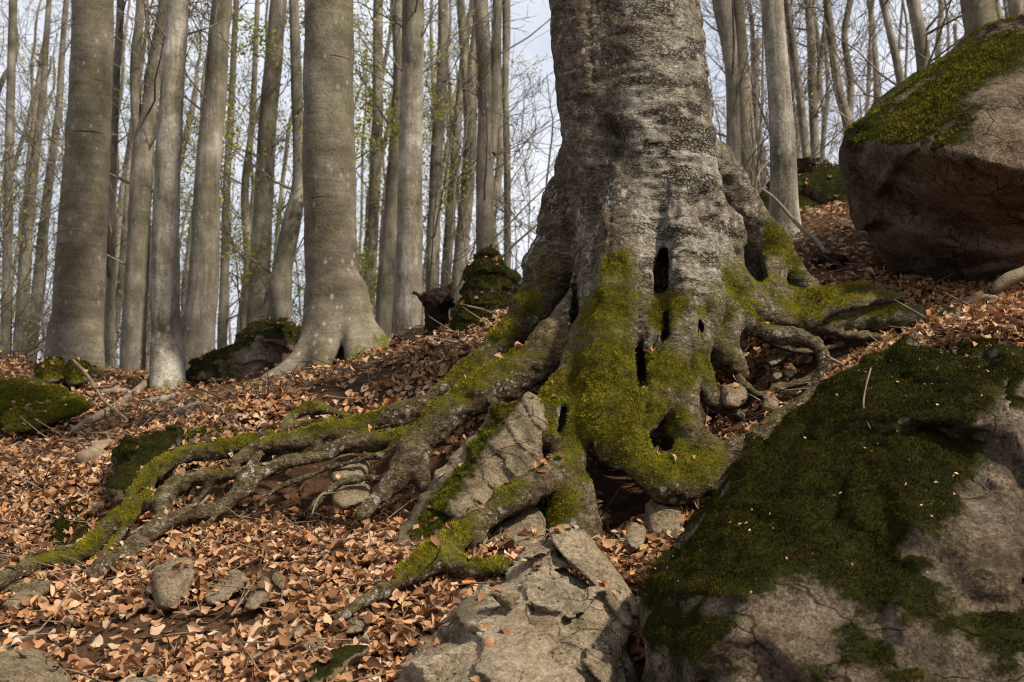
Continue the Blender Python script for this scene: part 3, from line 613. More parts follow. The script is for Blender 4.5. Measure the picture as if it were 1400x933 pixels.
rug = np.clip(rug * np.where(tid > 0, .45, 1) + 0.16 * (tid > 0) * fbm(tv * 5, 3, 4), 0, 1)
disp = 0.013 * fbm(tv * 5.5, 3, 2) + 0.011 * fbm(tv * 17, 3, 6) + up_w * rug * (0.006 * fbm(cyl, 3, 12)) - 0.010 * rug * smooth01((fbm(tv * np.array([7, 7, 16]), 3, 21) - 0.15) / 0.2)
for z0, amp in ((2.42, .012), (2.12, .010), (1.90, .014), (1.68, .008), (1.52, .016), (1.42, .012), (1.34, .010)):   # healed horizontal folds
    zz = z0 + 0.04 * vnoise(np.stack([tv[:, 0] * 4, tv[:, 1] * 4, 0 * tv[:, 0] + z0 * 9], 1), 5)
    disp += amp * rug * np.exp(-((tv[:, 2] - zz) / 0.016) ** 2) * smooth01(0.3 + 1.5 * vnoise(np.stack([tv[:, 0] * 3, tv[:, 1] * 3, 0 * tv[:, 0] + z0], 1), 7))
flz = smooth01((tv[:, 2] - .1) / .4) * (1 - smooth01((tv[:, 2] - 1.3) / .5)) * (tid == 0)
disp = disp + flz * (0.030 * fbm(tv * np.array([10, 10, 1.5]), 3, 91) - .012 * smooth01((vnoise(tv * np.array([16, 16, 2.2]), 95) - .35) / .2)) + (tid > 0) * (.012 * np.abs(vnoise(tv * 11, 93)) - .006 + .010 * smooth01((vnoise(tv * 14, 97) - .45) / .3))
tv = tv + nr * disp[:, None].astype(np.float32)
# the long crack and the torn bark wound on the trunk
for pts, w, dep in (([(808, 0), (812, 60), (815, 95)], .012, .03), ([(833, 150), (842, 165), (852, 180), (848, 205)], .028, .035), ([(838, 210), (836, 260), (834, 300), (830, 360)], .014, .022), ([(848, 185), (846, 200)], .03, .05), ([(909, 285), (907, 320), (906, 345)], .012, .03), ([(905, 388), (908, 430)], .016, .03), ([(909, 458), (893, 478), (876, 486)], .014, .028), ([(876, 520), (872, 560), (866, 590)], .014, .028), ([(955, 400), (954, 440)], .010, .022), ([(954, 452), (950, 500)], .010, .022), ([(870, 300), (866, 360), (872, 420), (872, 480)], .012, .03), ([(940, 300), (946, 350), (950, 400)], .010, .022), ([(845, 330), (850, 400), (848, 470)], .010, .018), ([(985, 330), (992, 380), (1000, 440)], .010, .02)):
    for (a0, b0), (a1, b1) in zip(pts[:-1], pts[1:]):
        for t in np.linspace(0, 1, 8):
            q = P(a0 + (a1 - a0) * t, b0 + (b1 - b0) * t, 5.98); dd = (tv[:, 0] - q[0]) ** 2 + (tv[:, 2] - q[2]) ** 2
            tv = tv - nr * ((dep * 0.5 * np.exp(-dd / (w * w)) * (tv[:, 1] < 6.4))[:, None]).astype(np.float32)
nr = vnormals(tv, tf)
lowz = 1 - smooth01((tv[:, 2] - 0.75) / 0.6)
moss = paint(tv, [(835, 430, 5.85, 60, .75), (828, 520, 5.7, 70, 1.0), (830, 580, 5.6, 60, 1.1), (900, 520, 5.75, 50, 1.1), (890, 570, 5.65, 50, 1.1), (880, 640, 5.5, 60, 1.1), (930, 645, 5.5, 50, .95),
                  (845, 365, 5.9, 30, .8), (800, 560, 5.75, 50, .85), (790, 640, 5.55, 40, .65), (760, 690, 5.45, 35, .85), (910, 430, 5.9, 40, .9), (960, 440, 6.0, 70, .55), (1000, 400, 6.2, 60, .55),
                  (640, 530, 6.0, 40, .8), (690, 490, 6.1, 40, .75), (590, 560, 6.0, 40, .7), (690, 460, 6.5, 30, .7), (640, 505, 6.5, 40, .7), (750, 500, 6.1, 50, .6), (755, 545, 5.8, 40, 1.0), (745, 590, 5.7, 30, .8),
                  (700, 670, 5.3, 40, .5), (620, 735, 5.1, 40, .8), (570, 770, 4.9, 45, .95), (660, 765, 4.95, 40, .9), (1060, 325, 6.5, 35, .85), (1090, 365, 6.5, 35, .85), (1120, 405, 6.4, 60, .85), (1170, 400, 6.5, 50, .7), (1120, 428, 6.3, 26, .7), (1050, 400, 6.4, 40, .6),
                  (745, 370, 6.5, 30, .6), (725, 420, 6.5, 30, .7), (1020, 430, 6.2, 40, .6), (960, 500, 5.8, 30, .8), (1040, 440, 6.1, 20, .6), (1200, 425, 6.5, 40, .6),
                  (300, 618, 6.3, 40, .65), (240, 630, 6.2, 40, .6), (380, 600, 6.3, 40, .6), (500, 575, 6.4, 40, .65), (540, 600, 6.1, 30, .6), (175, 700, 5.9, 35, .65), (330, 615, 6.35, 35, .7), (420, 557, 6.5, 25, .6), (450, 580, 6.3, 40, .6), (200, 660, 6.1, 50, .5), (130, 740, 5.8, 40, .6), (80, 760, 5.7, 40, .45), (300, 640, 6.0, 20, .5), (140, 775, 5.6, 30, .6), (560, 590, 6.0, 30, .65)])
moss = moss * (0.72 + 0.55 * np.clip(nr[:, 2] + 0.25 - 0.25 * nr[:, 1], -0.6, 1)) + lowz * (0.30 * np.clip(nr[:, 2], 0, 1) + 0.06) + 0.16 * lowz * fbm(tv * 4, 3, 50)
moss -= paint(tv, [(715, 672, 5.4, 26, .9), (860, 545, 5.7, 12, .8), (945, 560, 5.7, 22, .7), (850, 700, 5.5, 40, .5), (770, 440, 6.2, 40, .4), (540, 660, 5.8, 40, .3), (870, 450, 5.9, 18, .5)])
moss = moss * (0.92 + 0.45 * fbm(tv * 9, 4, 61, .6)) + 0.20 * fbm(tv * 3.2, 3, 63) * (moss > .1)
moss = np.clip(moss * np.where(nr[:, 2] < -0.35, 0.3, 1), 0, 1.2)
tree = empty('old_beech_tree', TB)
tag(tree, 'massive old beech with mossy buttressed roots spreading over the rocks', 'tree')
def submesh(v, f, idf, which):
    g = f[idf == which]; u, inv = np.unique(g, return_inverse=True); return u, inv.reshape(g.shape)
fid = tid[tf[:, 0]]
# trunk above the picture carries on as a tube with its crown
def limb_system(path, rad, n1, rg, t0=0.35, L1=3.0, n2=5, n3=5, sides=(4, 3, 3), up=0.9, tw=0.0075, bare=0.0):
    """bare branches along a trunk polyline (K,3) with radii (K): three orders, returns verts, quads, tips"""
    K = len(path)
    def grow(p, d, ln, n, droop):
        m = len(p); s = np.linspace(0, 1, n)[None, :, None]
        side = rg.normal(0, 1, (m, 3)); wig = rg.normal(0, 0.10, (m, n, 3)).cumsum(1) * (ln / n)[:, None, None]
        wig[:, 0] = 0
        return p[:, None] + d[:, None] * ln[:, None, None] * s + np.array([0, 0, 1.0]) * (ln * droop)[:, None, None] * s ** 2 + side[:, None] * (ln * 0.10)[:, None, None] * s ** 2 + wig
    def taper(r, n, e): return r[:, None] * (1 - (1 - e) * np.linspace(0, 1, n)[None] ** 0.8)
    def along(paths, rads, n, lo, hi):
        i = np.repeat(np.arange(len(paths)), n); t = rg.uniform(lo, hi, len(i)); k = t * (paths.shape[1] - 1); a = np.minimum(k.astype(int), paths.shape[1] - 2); fr = (k - a)[:, None]
        p = paths[i, a] * (1 - fr) + paths[i, a + 1] * fr; d = paths[i, a + 1] - paths[i, a]; d /= np.linalg.norm(d, axis=1, keepdims=True)
        return p, d, rads[i, a] * (1 - fr[:, 0]) + rads[i, a + 1] * fr[:, 0], t, i
    VS, QS, off = [], [], 0
    p, d, r, t, _ = along(path[None], rad[None], n1, t0, 0.98)
    az = rg.uniform(0, 2 * math.pi, n1); el = rg.uniform(0.25, 1.0, n1) * up
    dd = np.stack([np.cos(az) * np.cos(el), np.sin(az) * np.cos(el), np.sin(el)], 1)
    l1 = L1 * rg.uniform(0.5, 1.15, n1) * (1.15 - 0.7 * t); r1 = np.minimum(r * 0.45, 0.0075 * l1 + 0.004)
    a1 = grow(p, dd, l1, 6, 0.25); R1 = taper(r1, 6, 0.25)
    out = [(a1, R1, sides[0])]
    p, d, r, t, i = along(a1, R1, n2, 0.2, 1.0)
    dd = d * 0.75 + rg.normal(0, 0.55, d.shape); dd[:, 2] += 0.1; dd /= np.linalg.norm(dd, axis=1, keepdims=True)
    l2 = l1[i] * rg.uniform(0.25, 0.6, len(p)); a2 = grow(p, dd, l2, 4, 0.12); R2 = taper(np.maximum(r * 0.6, tw), 4, 0.5)
    out.append((a2, R2, sides[1]))
    tips = a2[:, -1]
    if n3:
        p, d, r, t, i = along(a2, R2, n3, 0.2, 1.0)
        dd = d * 0.7 + rg.normal(0, 0.55, d.shape); dd /= np.linalg.norm(dd, axis=1, keepdims=True)
        l3 = np.maximum(l2[i] * rg.uniform(0.3, 0.7, len(p)), 0.12); a3 = grow(p, dd, l3, 3, 0.08); R3 = taper(np.maximum(r * 0.6, tw * 0.7), 3, 0.5)
        out.append((a3, R3, sides[2])); tips = np.concatenate([a3[:, -1], a3[:, -2], a3[:, 1]])
    for a, r, s in out:
        v, q = tubes(a, r, s); VS.append(v); QS.append(q + off); off += len(v)
    return np.concatenate(VS), np.concatenate(QS), tips
u, g = submesh(tv, tf, fid, 0)
topc = P(850, 0, 6.45); topz = np.linspace(3.06, 21, 26)
upath = np.stack([topc[0] - 0.02 * (topz - 3) - 0.03 + 0.05 * np.sin(topz * .6), 6.45 + 0.04 * np.sin(topz), topz], 1); urad = 0.43 * (1 - (topz - 3.0) / 20) ** 0.9 + 0.01
uv_, uq = tubes(upath[None], urad[None], 28)
link('trunk', mesh_np('old_beech_trunk', np.concatenate([tv[u], uv_]) - TB, np.concatenate([g, uq + len(u)]),
     {'moss': np.concatenate([moss[u], np.zeros(len(uv_))]), 'rugged': np.concatenate([rug[u], np.full(len(uv_), .5)])},
     normals=np.concatenate([nr[u], vnormals(uv_, uq)])), M_MAIN, tree)
for i in range(len(ROOTS)):
    u, g = submesh(tv, tf, fid, i + 1)
    if len(g) < 8: continue
    link('root', mesh_np('root', tv[u] - TB, g, {'moss': moss[u], 'rugged': rug[u]}, normals=nr[u]), M_MAIN, tree)
cvv, cq, _ = limb_system(upath, urad, 34, np.random.default_rng(3), 0.2, 7.0, 7, 6, tw=.011, up=.8)  # crown out of view; limbs packed and twigs thickened to block skylight
link('crown', mesh_np('old_beech_crown', cvv - TB, cq), M_TWIG, tree)
bm_ = blades(tv, tf, np.clip((moss - 0.28) * 1.5, 0, 1) ** 1.3 * (tv[:, 1] < 6.75), 95000, 0.0115, 0.0030, np.random.default_rng(5))
bm_.transform(Matrix.Translation(Vector(-TB)))
tag(link('moss', bm_, M_MOSS2, tree), kind='stuff')

# ------------------------------------------------------------------ rocks and boulders
SOLIDS = []                                # (verts, faces) for resting leaves on
def hull_planes(pts):
    bm = bmesh.new()
    for p in pts: bm.verts.new(p)
    r = bmesh.ops.convex_hull(bm, input=bm.verts); bm.normal_update()
    pl = {}
    for f in bm.faces:
        n = f.normal; 
        if n.length < 0.5: continue
        d = n.dot(f.verts[0].co); pl[(round(n.x, 2), round(n.y, 2), round(n.z, 2), round(d, 2))] = (n.x, n.y, n.z, d)
    bm.free(); return np.array(list(pl.values()))
def rock(name, label, outline, Y=None, thick=0.3, bulge=0.12, mat=None, moss=(0.45, 0.3, 0.0), spots=(), extra=(), amp=1.0, fur=0, furmat=None, furlen=0.009, res=46, group=None,
         shrink=0.72, bshrink=0.8, seed=0, cat='rock', soft=0.03, ledge=0.0, ldir=(0.2, 0.1, 1), lf=5.0, ground=False, facet=0, fstr=.16):
    if ground:
        lowest = max(outline, key=lambda q: q[1]); dy = G(lowest[0], lowest[1] + 8) - lowest[2] - .03
        outline = [(a, b, Y_ + dy) for a, b, Y_ in outline]; extra = [(a, b, Y_ + dy) for a, b, Y_ in extra]
    o3 = [P(q[0], q[1], q[2] if len(q) > 2 else Y) for q in outline]
    o3 = np.array(o3); c = o3.mean(0); pts = list(o3)
    for q in o3:
        f = c + (q - c) * shrink; f[1] -= bulge; pts.append(f)
        b = (c + (q - c) * bshrink) * ((c[1] + thick) / c[1]); pts.append(b)
    for e in extra: pts.append(P(*e))
    pts = np.array(pts); lo, hi = pts.min(0), pts.max(0); size = float(np.max(hi - lo)); h = size / res
    pl = hull_planes([Vector(p) for p in pts])
    fd = Field(lo - 4 * h - 0.06 * size, hi + 4 * h + 0.06 * size, h)
    ax = [fd.lo[i] + h * np.arange(fd.n[i], dtype=np.float32) for i in range(3)]
    X, Yg, Z = np.meshgrid(*ax, indexing='ij', sparse=True); k = soft * size
    acc = np.zeros(fd.n, np.float32)
    mx = np.full(fd.n, -9, np.float32)
    for n in pl: np.maximum(mx, n[0] * X + n[1] * Yg + n[2] * Z - n[3], out=mx)
    for n in pl: acc += np.exp(np.maximum((n[0] * X + n[1] * Yg + n[2] * Z - n[3] - mx) / k, -30))
    F = mx + k * np.log(acc) - k * 0.7
    GP = np.stack(np.meshgrid(*ax, indexing='ij'), -1).reshape(-1, 3); near = np.abs(F.ravel()) < 0.14 * size
    q = GP[near]; s_ = size
    dn = 0.045 * fbm(q * (2.2 / s_ * 1.6), 3, seed) + 0.030 * (np.abs(vnoise(q * (6.0 / s_), seed + 3)) - 0.3) + 0.014 * fbm(q * (15 / s_), 2, seed + 9)
    if res >= 80: dn = dn + .022 * fbm(q * (9 / s_), 3, seed + 21, .6) + .016 * (np.abs(vnoise(q * (13 / s_), seed + 22)) - .3) - .012 * smooth01((vnoise(q * (22 / s_), seed + 23) - .35) / .2)
    dn = dn * s_ * amp
    if facet:
        rk = np.random.default_rng(seed + 70); nk = facet; cc = q[rk.integers(0, len(q), nk)]; best = np.full(len(q), 9e9); who = np.zeros(len(q), int)
        qw = q + .05 * s_ * np.stack([vnoise(q * (5 / s_), seed + 80 + a_) for a_ in range(3)], 1)
        for a_ in range(nk):
            d2 = ((qw - cc[a_]) ** 2).sum(1); m_ = d2 < best; best[m_] = d2[m_]; who[m_] = a_
        gk = rk.normal(0, fstr, (nk, 3)); dn = dn + (gk[who] * (q - cc[who])).sum(1) + (rk.normal(0, .03 * fstr, nk) * s_)[who]
    if ledge:
        ld = np.array(ldir, float); ld /= np.linalg.norm(ld); t = (q @ ld) * lf + 0.9 * fbm(q * 2.2, 3, seed + 5)
        dn = dn + ledge * ((t - np.floor(t)) - 0.5) * (0.6 + 0.6 * vnoise(q * 3, seed + 1))
    Fr = F.ravel(); Fr[near] += dn.astype(np.float32); fd.F = Fr.reshape(fd.n)
    v, f, _ = fd.mesh(); nr = vnormals(v, f)
    if s_ > 0.7:
        v = v + nr * (0.004 * fbm(v * 40, 2, seed + 11))[:, None].astype(np.float32); nr = vnormals(v, f)
    m = np.clip((nr[:, 2] - moss[0]) / moss[1], 0, 1) * 0.75 + 0.28 * fbm(v * (5.0 if s_ > .7 else 9), 3, seed + 2) + moss[2]
    m = m + paint(v, [x for x in spots if x[4] > 0]) + paint(v, [x for x in spots if x[4] < 0])
    m = np.clip(m, 0, 1.2)
    if fur and s_ > .9:
        v = v + nr * (smooth01((m - .35) / .3) * (.008 + .009 * fbm(v * 9, 3, seed + 13) + .009 * np.abs(vnoise(v * 19, seed + 14))) * (1 if s_ < 3 else 1.0))[:, None].astype(np.float32); nr = vnormals(v, f)
    base = np.array((c[0], c[1] + thick * .3, lo[2]))
    ob = link(name, mesh_np(name, v - base, f, {'moss': m}), mat or M_STONE, loc=base)
    tag(ob, label, cat, group); SOLIDS.append((v, f, m))
    if fur:
        b = blades(v, f, np.clip((m - 0.28) * 1.6, 0, 1) ** 1.2 * (nr[:, 1] < 0.55), fur, furlen, furlen * .33, np.random.default_rng(seed + 1))
        if b:
            b.transform(Matrix.Translation(Vector(-base))); tag(link('moss', b, furmat or M_MOSS0, ob), kind='stuff')
    return ob

rock('boulder', 'huge dark boulder with a thick moss blanket beside the old beech',
     [(862, 935, 4.0), (866, 860, 4.1), (885, 790, 4.2), (925, 725, 4.3), (1000, 665, 4.45), (1050, 608, 4.55), (1110, 552, 4.65), (1190, 484, 4.75), (1240, 462, 4.8), (1290, 466, 4.8), (1345, 488, 4.7), (1420, 486, 4.6), (1560, 560, 4.4), (1560, 1000, 3.9), (862, 1040, 3.95)],
     thick=0.9, bulge=0.02, shrink=0.97, mat=M_ROCK, moss=(0.30, 0.30, -0.05), res=104, seed=11, soft=0.005, amp=.42, facet=60, fstr=.075, ledge=0.06, ldir=(0.75, 0.3, -0.5), lf=2.3,
     extra=[(1000, 900, 3.55), (1060, 800, 3.65), (1150, 760, 3.7), (1250, 770, 3.6), (1330, 700, 3.75), (1380, 800, 3.5), (1400, 1000, 3.3), (980, 1040, 3.45), (1200, 1040, 3.35), (1380, 560, 4.05), (1200, 560, 4.25), (1100, 650, 4.05), (1000, 730, 3.95)],
     spots=[(1000, 740, 4.0, 90, .8), (1060, 720, 3.95, 110, .85), (1150, 640, 4.1, 130, .9), (1250, 620, 4.0, 110, .9), (1200, 540, 4.4, 130, .9), (1080, 640, 4.2, 110, .8), (1290, 520, 4.4, 90, .8), (1180, 740, 3.8, 80, .8), (1260, 720, 3.8, 70, .8), (1250, 800, 3.7, 40, .5), (930, 790, 4.1, 60, .95), (920, 860, 3.95, 60, .9), (955, 900, 3.75, 60, .8), (890, 930, 3.95, 40, .6), (1175, 810, 3.65, 40, .8), (1185, 890, 3.55, 36, .6), (1350, 890, 3.5, 60, .5), (1370, 560, 4.2, 50, .5), (1130, 790, 3.7, 40, .6), (1330, 610, 4.0, 45, .5),
            (1385, 680, 3.8, 90, -1.1), (1395, 590, 4.0, 50, -1.0), (1360, 760, 3.6, 60, -.8), (1050, 870, 3.6, 40, -.8), (1110, 830, 3.62, 38, -.8), (1110, 900, 3.55, 40, -.7), (1310, 830, 3.6, 50, -.6), (1000, 790, 3.9, 22, -.3)],
     fur=180000, furlen=0.0080, cat='boulder')
rock('boulder', 'great tilted boulder overhanging the leaf slope, moss cap and bare pinkish end',
     [(1152, 212, 7.2), (1163, 185, 7.3), (1205, 140, 7.5), (1290, 82, 7.6), (1350, 44, 7.5), (1395, 36, 7.4), (1440, 50, 7.2), (1500, 120, 6.9), (1520, 330, 6.9), (1440, 392, 7.1), (1330, 398, 7.4), (1222, 374, 7.6), (1190, 330, 7.5), (1165, 262, 7.35)],
     thick=1.2, bulge=0.0, shrink=1.0, mat=M_ROCK, moss=(0.42, 0.3, -0.1), res=84, seed=23, soft=0.003, facet=30, fstr=.06, amp=0.16, ledge=0.03, ldir=(0.6, 0.2, -0.7), lf=4,
     extra=[(1175, 195, 6.9), (1250, 205, 6.35), (1330, 215, 6.05), (1360, 110, 6.6), (1395, 60, 6.9), (1420, 240, 6.1), (1400, 366, 6.85), (1345, 150, 6.3), (1460, 200, 6.2), (1290, 300, 6.8)],
     spots=[(1175, 190, 7.0, 40, .9), (1230, 195, 6.6, 40, .7), (1290, 205, 6.3, 36, .6), (1200, 170, 7.0, 50, .8), (1250, 150, 6.8, 60, .8), (1300, 120, 6.8, 60, .8), (1330, 80, 7.0, 50, .8), (1270, 190, 6.5, 50, .6), (1310, 190, 6.3, 40, .6), (1385, 60, 6.9, 30, .6), (1395, 150, 6.4, 60, -1.0), (1380, 280, 6.2, 80, -1.0), (1250, 300, 6.7, 90, -.9), (1190, 260, 7.0, 50, -.8)],
     fur=40000, furmat=M_MOSS1, furlen=0.014, cat='boulder')
rock('boulder', 'pale pitted limestone rock at the foot of the old beech',
     [(530, 925, 4.15), (575, 888, 4.28), (635, 832, 4.45), (700, 776, 4.68), (735, 747, 4.8), (755, 748, 4.8), (800, 790, 4.7), (850, 845, 4.5), (868, 900, 4.35), (875, 960, 4.25), (870, 1060, 4.1), (480, 1060, 3.9), (500, 960, 4.05)],
     thick=0.35, bulge=0.02, shrink=0.96, mat=M_LIME, moss=(0.9, 0.3, -0.1), res=96, seed=31, soft=0.006, amp=0.6, facet=60, ledge=0.06, ldir=(0.55, -0.2, 0.8), lf=4.2,
     extra=[(690, 870, 4.1), (760, 850, 4.22), (800, 920, 3.98), (640, 950, 3.85), (740, 1000, 3.8), (840, 960, 4.05), (740, 775, 4.65), (580, 960, 3.9)],
     spots=[(800, 858, 4.4, 14, .8), (630, 890, 4.3, 40, .28), (620, 925, 4.1, 40, .28), (640, 855, 4.4, 20, .3)], cat='rock', bshrink=0.9)
rock('stone_slab', 'leaning limestone slab resting on the pale pitted rock',
     [(750, 722, 4.78), (775, 716, 4.83), (800, 728, 4.83), (835, 768, 4.78), (866, 815, 4.68), (876, 845, 4.58), (862, 845, 4.55), (835, 815, 4.59), (800, 785, 4.65), (765, 758, 4.69), (752, 742, 4.73)],
     thick=0.05, bulge=0.05, shrink=0.9, mat=M_LIME, moss=(2, .3, 0), res=60, seed=37, soft=0.012, amp=.5, ledge=.012, lf=18, ldir=(.8, 0, .6), cat='slab')
rock('stone_slab', 'thin broken slab wedged under the leaning limestone slab', [(818, 800, 4.55), (830, 803, 4.55), (868, 848, 4.43), (866, 862, 4.41), (850, 856, 4.43), (822, 818, 4.53)], thick=0.1, bulge=0.05, mat=M_STONE, moss=(2, .3, 0), res=34, seed=38, soft=.015, amp=.6, cat='slab')
rock('rock', 'slanting rock with a dark moss stripe between the old beech roots',
     [(690, 552, 5.8), (722, 533, 5.8), (738, 545, 5.76), (744, 590, 5.66), (738, 640, 5.58), (695, 700, 5.42), (645, 738, 5.3), (590, 752, 5.28), (546, 748, 5.33), (556, 715, 5.45), (592, 655, 5.62), (640, 596, 5.74)],
     thick=0.5, bulge=0.03, shrink=0.9, mat=M_STONE, moss=(.85, .3, -.05), res=80, seed=41, soft=.008, facet=24, fstr=.09, amp=.45, ledge=.02, lf=8, ldir=(.7, 0, .7),
     extra=[(700, 600, 5.55), (650, 670, 5.42), (610, 720, 5.3), (620, 650, 5.6)],
     spots=[(700, 556, 5.75, 22, .9)] + [(690 - 11 * k, 566 + 16 * k, 5.72 - .035 * k, 24, 1.0) for k in range(11)] + [(575, 725, 5.42, 16, .7), (718, 548, 5.8, 12, .5), (700, 650, 5.5, 40, -.4), (650, 710, 5.35, 24, -.6)], fur=14000, furmat=M_MOSS1, furlen=.008)
rock('rock', 'cracked upright rust brown stone in the dark cavity under the beech', [(884, 690, 5.5), (905, 684, 5.5), (932, 690, 5.5), (936, 745, 5.4), (900, 752, 5.35), (882, 738, 5.4)], thick=.25, bulge=.08, mat=M_STONE, seed=51, moss=(2, .3, -.1))
rock('rock', 'small smooth grey stone among leaves below the beech cavity', [(850, 735, 5.2), (858, 716, 5.25), (872, 713, 5.25), (884, 724, 5.22), (880, 748, 5.15), (862, 758, 5.12)], thick=.1, bulge=.05, mat=M_LIME, seed=52, moss=(2, .3, -.1), res=34)
rock('rock', 'squarish tan stone block standing alone in the leaf litter', [(206, 806, 4.85), (212, 774, 4.95), (238, 762, 5.0), (262, 760, 5.0), (268, 770, 4.95), (255, 812, 4.85), (240, 833, 4.78), (212, 836, 4.78)], thick=.22, bulge=.05, mat=M_STONE, seed=53, facet=10, fstr=.05, ground=True, moss=(2, .3, .02), soft=.02, amp=.55, res=56, extra=[(245, 790, 4.8)])
rock('rock', 'wedge-shaped tan stone half sunk in leaves next to stone block', [(282, 815, 4.78), (300, 800, 4.85), (318, 780, 4.95), (335, 782, 4.95), (338, 796, 4.9), (318, 815, 4.78), (290, 826, 4.74)], thick=.14, bulge=.03, mat=M_STONE, seed=54, facet=10, fstr=.08, ground=True, moss=(2, .3, .05), soft=.018, res=44)
rock('rock', 'oblong upright tan stone sunk in the leaves', [(330, 832, 4.75), (345, 805, 4.85), (362, 790, 4.9), (372, 798, 4.88), (366, 820, 4.8), (346, 838, 4.72)], thick=.1, bulge=.04, mat=M_STONE, seed=55, ground=True, moss=(2, .3, .15), res=36)
rock('rock', 'small leaning stone touching the oblong upright stone', [(368, 790, 4.9), (374, 780, 4.93), (386, 784, 4.92), (393, 800, 4.86), (384, 808, 4.84), (374, 800, 4.87)], thick=.07, bulge=.03, mat=M_STONE, seed=56, ground=True, moss=(2, .3, .2), res=30)
rock('rock', 'pale flat rock cut by the bottom corner of the leaf slope', [(-60, 905, 4.25), (0, 896, 4.3), (50, 893, 4.32), (80, 905, 4.28), (108, 936, 4.15), (100, 990, 4.0), (-60, 990, 4.0)], thick=.3, bulge=.03, mat=M_STONE, seed=57, facet=12, fstr=.08, ground=True, moss=(.9, .3, .05), res=60, soft=.02, spots=[(55, 925, 4.2, 14, .6)])
rock('rock', 'grey stone top just showing at the lower edge of leaves', [(158, 932, 4.2), (190, 925, 4.24), (225, 926, 4.24), (242, 940, 4.16), (230, 970, 4.05), (165, 970, 4.05)], thick=.16, bulge=.02, mat=M_LIME, seed=58, ground=True, moss=(2, .3, 0), res=36)
rock('rock', 'long olive stone buried in soil below the thin root end', [(400, 934, 4.2), (430, 905, 4.3), (465, 885, 4.38), (500, 880, 4.4), (512, 888, 4.38), (490, 905, 4.3), (450, 930, 4.18), (420, 950, 4.1)], thick=.15, bulge=.03, mat=M_STONE, seed=59, ground=True, moss=(.5, .4, .12), res=50)
rock('rock', 'small tan stone under leaves beside the front root', [(466, 858, 4.52), (474, 846, 4.58), (495, 842, 4.6), (503, 850, 4.56), (496, 864, 4.5), (472, 868, 4.48)], thick=.08, bulge=.03, mat=M_STONE, seed=60, ground=True, moss=(2, .3, .1), res=30)
rock('rock', 'narrow grey stone lying below the oblong upright stone', [(366, 866, 4.5), (378, 850, 4.58), (392, 848, 4.58), (394, 858, 4.54), (380, 872, 4.48)], thick=.06, bulge=.03, mat=M_STONE, seed=61, ground=True, moss=(2, .3, .0), res=30)
rock('rock', 'thin dark stone shard at the tip of the front root', [(386, 872, 4.48), (400, 858, 4.54), (416, 850, 4.57), (420, 854, 4.55), (404, 870, 4.48), (392, 878, 4.45)], thick=.05, bulge=.02, mat=M_STONE, seed=62, ground=True, moss=(2, .3, .2), res=30)
rock('rock', 'flat stone flush with bare soil above the long olive stone', [(400, 884, 4.4), (415, 872, 4.45), (440, 872, 4.45), (446, 882, 4.41), (428, 894, 4.36), (405, 894, 4.36)], thick=.08, bulge=.02, mat=M_STONE, seed=63, ground=True, moss=(2, .3, .0), res=30)
rock('rock', 'smooth tan cobble propped under the thin arched root', [(455, 672, 5.95), (470, 662, 6.0), (500, 661, 6.0), (512, 672, 5.95), (505, 688, 5.88), (470, 698, 5.84), (456, 690, 5.86)], thick=.16, bulge=.07, mat=M_STONE, seed=64, moss=(2, .3, -.1), res=36)
rock('rock', 'ochre stone lodged in the bank behind the tan cobble', [(446, 640, 6.2), (460, 624, 6.25), (490, 622, 6.25), (508, 636, 6.2), (500, 655, 6.12), (455, 660, 6.1)], thick=.2, bulge=.05, mat=M_STONE, seed=65, moss=(2, .3, -.1), res=32)
rock('rock', 'block of dark rock with moss cap behind the long roots', [(146, 640, 6.4), (150, 622, 6.5), (180, 600, 6.6), (215, 588, 6.7), (252, 585, 6.75), (240, 620, 6.5), (215, 660, 6.3), (200, 700, 6.15), (160, 702, 6.15), (150, 670, 6.25)], thick=.5, bulge=.03, mat=M_ROCK, seed=66, facet=16, moss=(.2, .4, .1), fur=9000, furmat=M_MOSS0, res=56, ledge=.03, lf=9, spots=[(180, 610, 6.5, 40, .6), (165, 645, 6.3, 20, .6), (200, 600, 6.6, 40, .6)])
rock('rock', 'long low moss covered slab beyond the root tangle', [(225, 606, 6.9), (255, 590, 7.0), (300, 570, 7.2), (340, 562, 7.3), (344, 572, 7.25), (310, 592, 7.05), (262, 614, 6.9)], thick=.35, bulge=.03, mat=M_ROCK, seed=67, ground=True, moss=(.1, .4, .25), fur=9000, furmat=M_MOSS1, res=50)
rock('rock', 'flat mossy stone, uppermost of three stacked by the long root', [(62, 708, 6.3), (72, 694, 6.4), (105, 686, 6.45), (138, 690, 6.4), (142, 704, 6.3), (110, 716, 6.2), (70, 718, 6.2)], thick=.25, bulge=.04, mat=M_ROCK, seed=68, ground=True, moss=(.1, .4, .25), fur=5000, res=38)
rock('rock', 'mossy stone in the middle of three stacked by the long root', [(64, 732, 6.1), (72, 716, 6.2), (100, 712, 6.2), (124, 716, 6.15), (122, 732, 6.05), (95, 744, 6.0), (70, 744, 6.0)], thick=.2, bulge=.04, mat=M_ROCK, seed=69, ground=True, moss=(.1, .4, .25), fur=4000, res=36)
rock('rock', 'lowest brownish stone of three stacked by the long root', [(76, 752, 5.95), (84, 738, 6.0), (104, 736, 6.0), (114, 746, 5.95), (104, 760, 5.88), (84, 762, 5.88)], thick=.15, bulge=.04, mat=M_ROCK, seed=70, ground=True, moss=(.2, .4, .05), res=32)
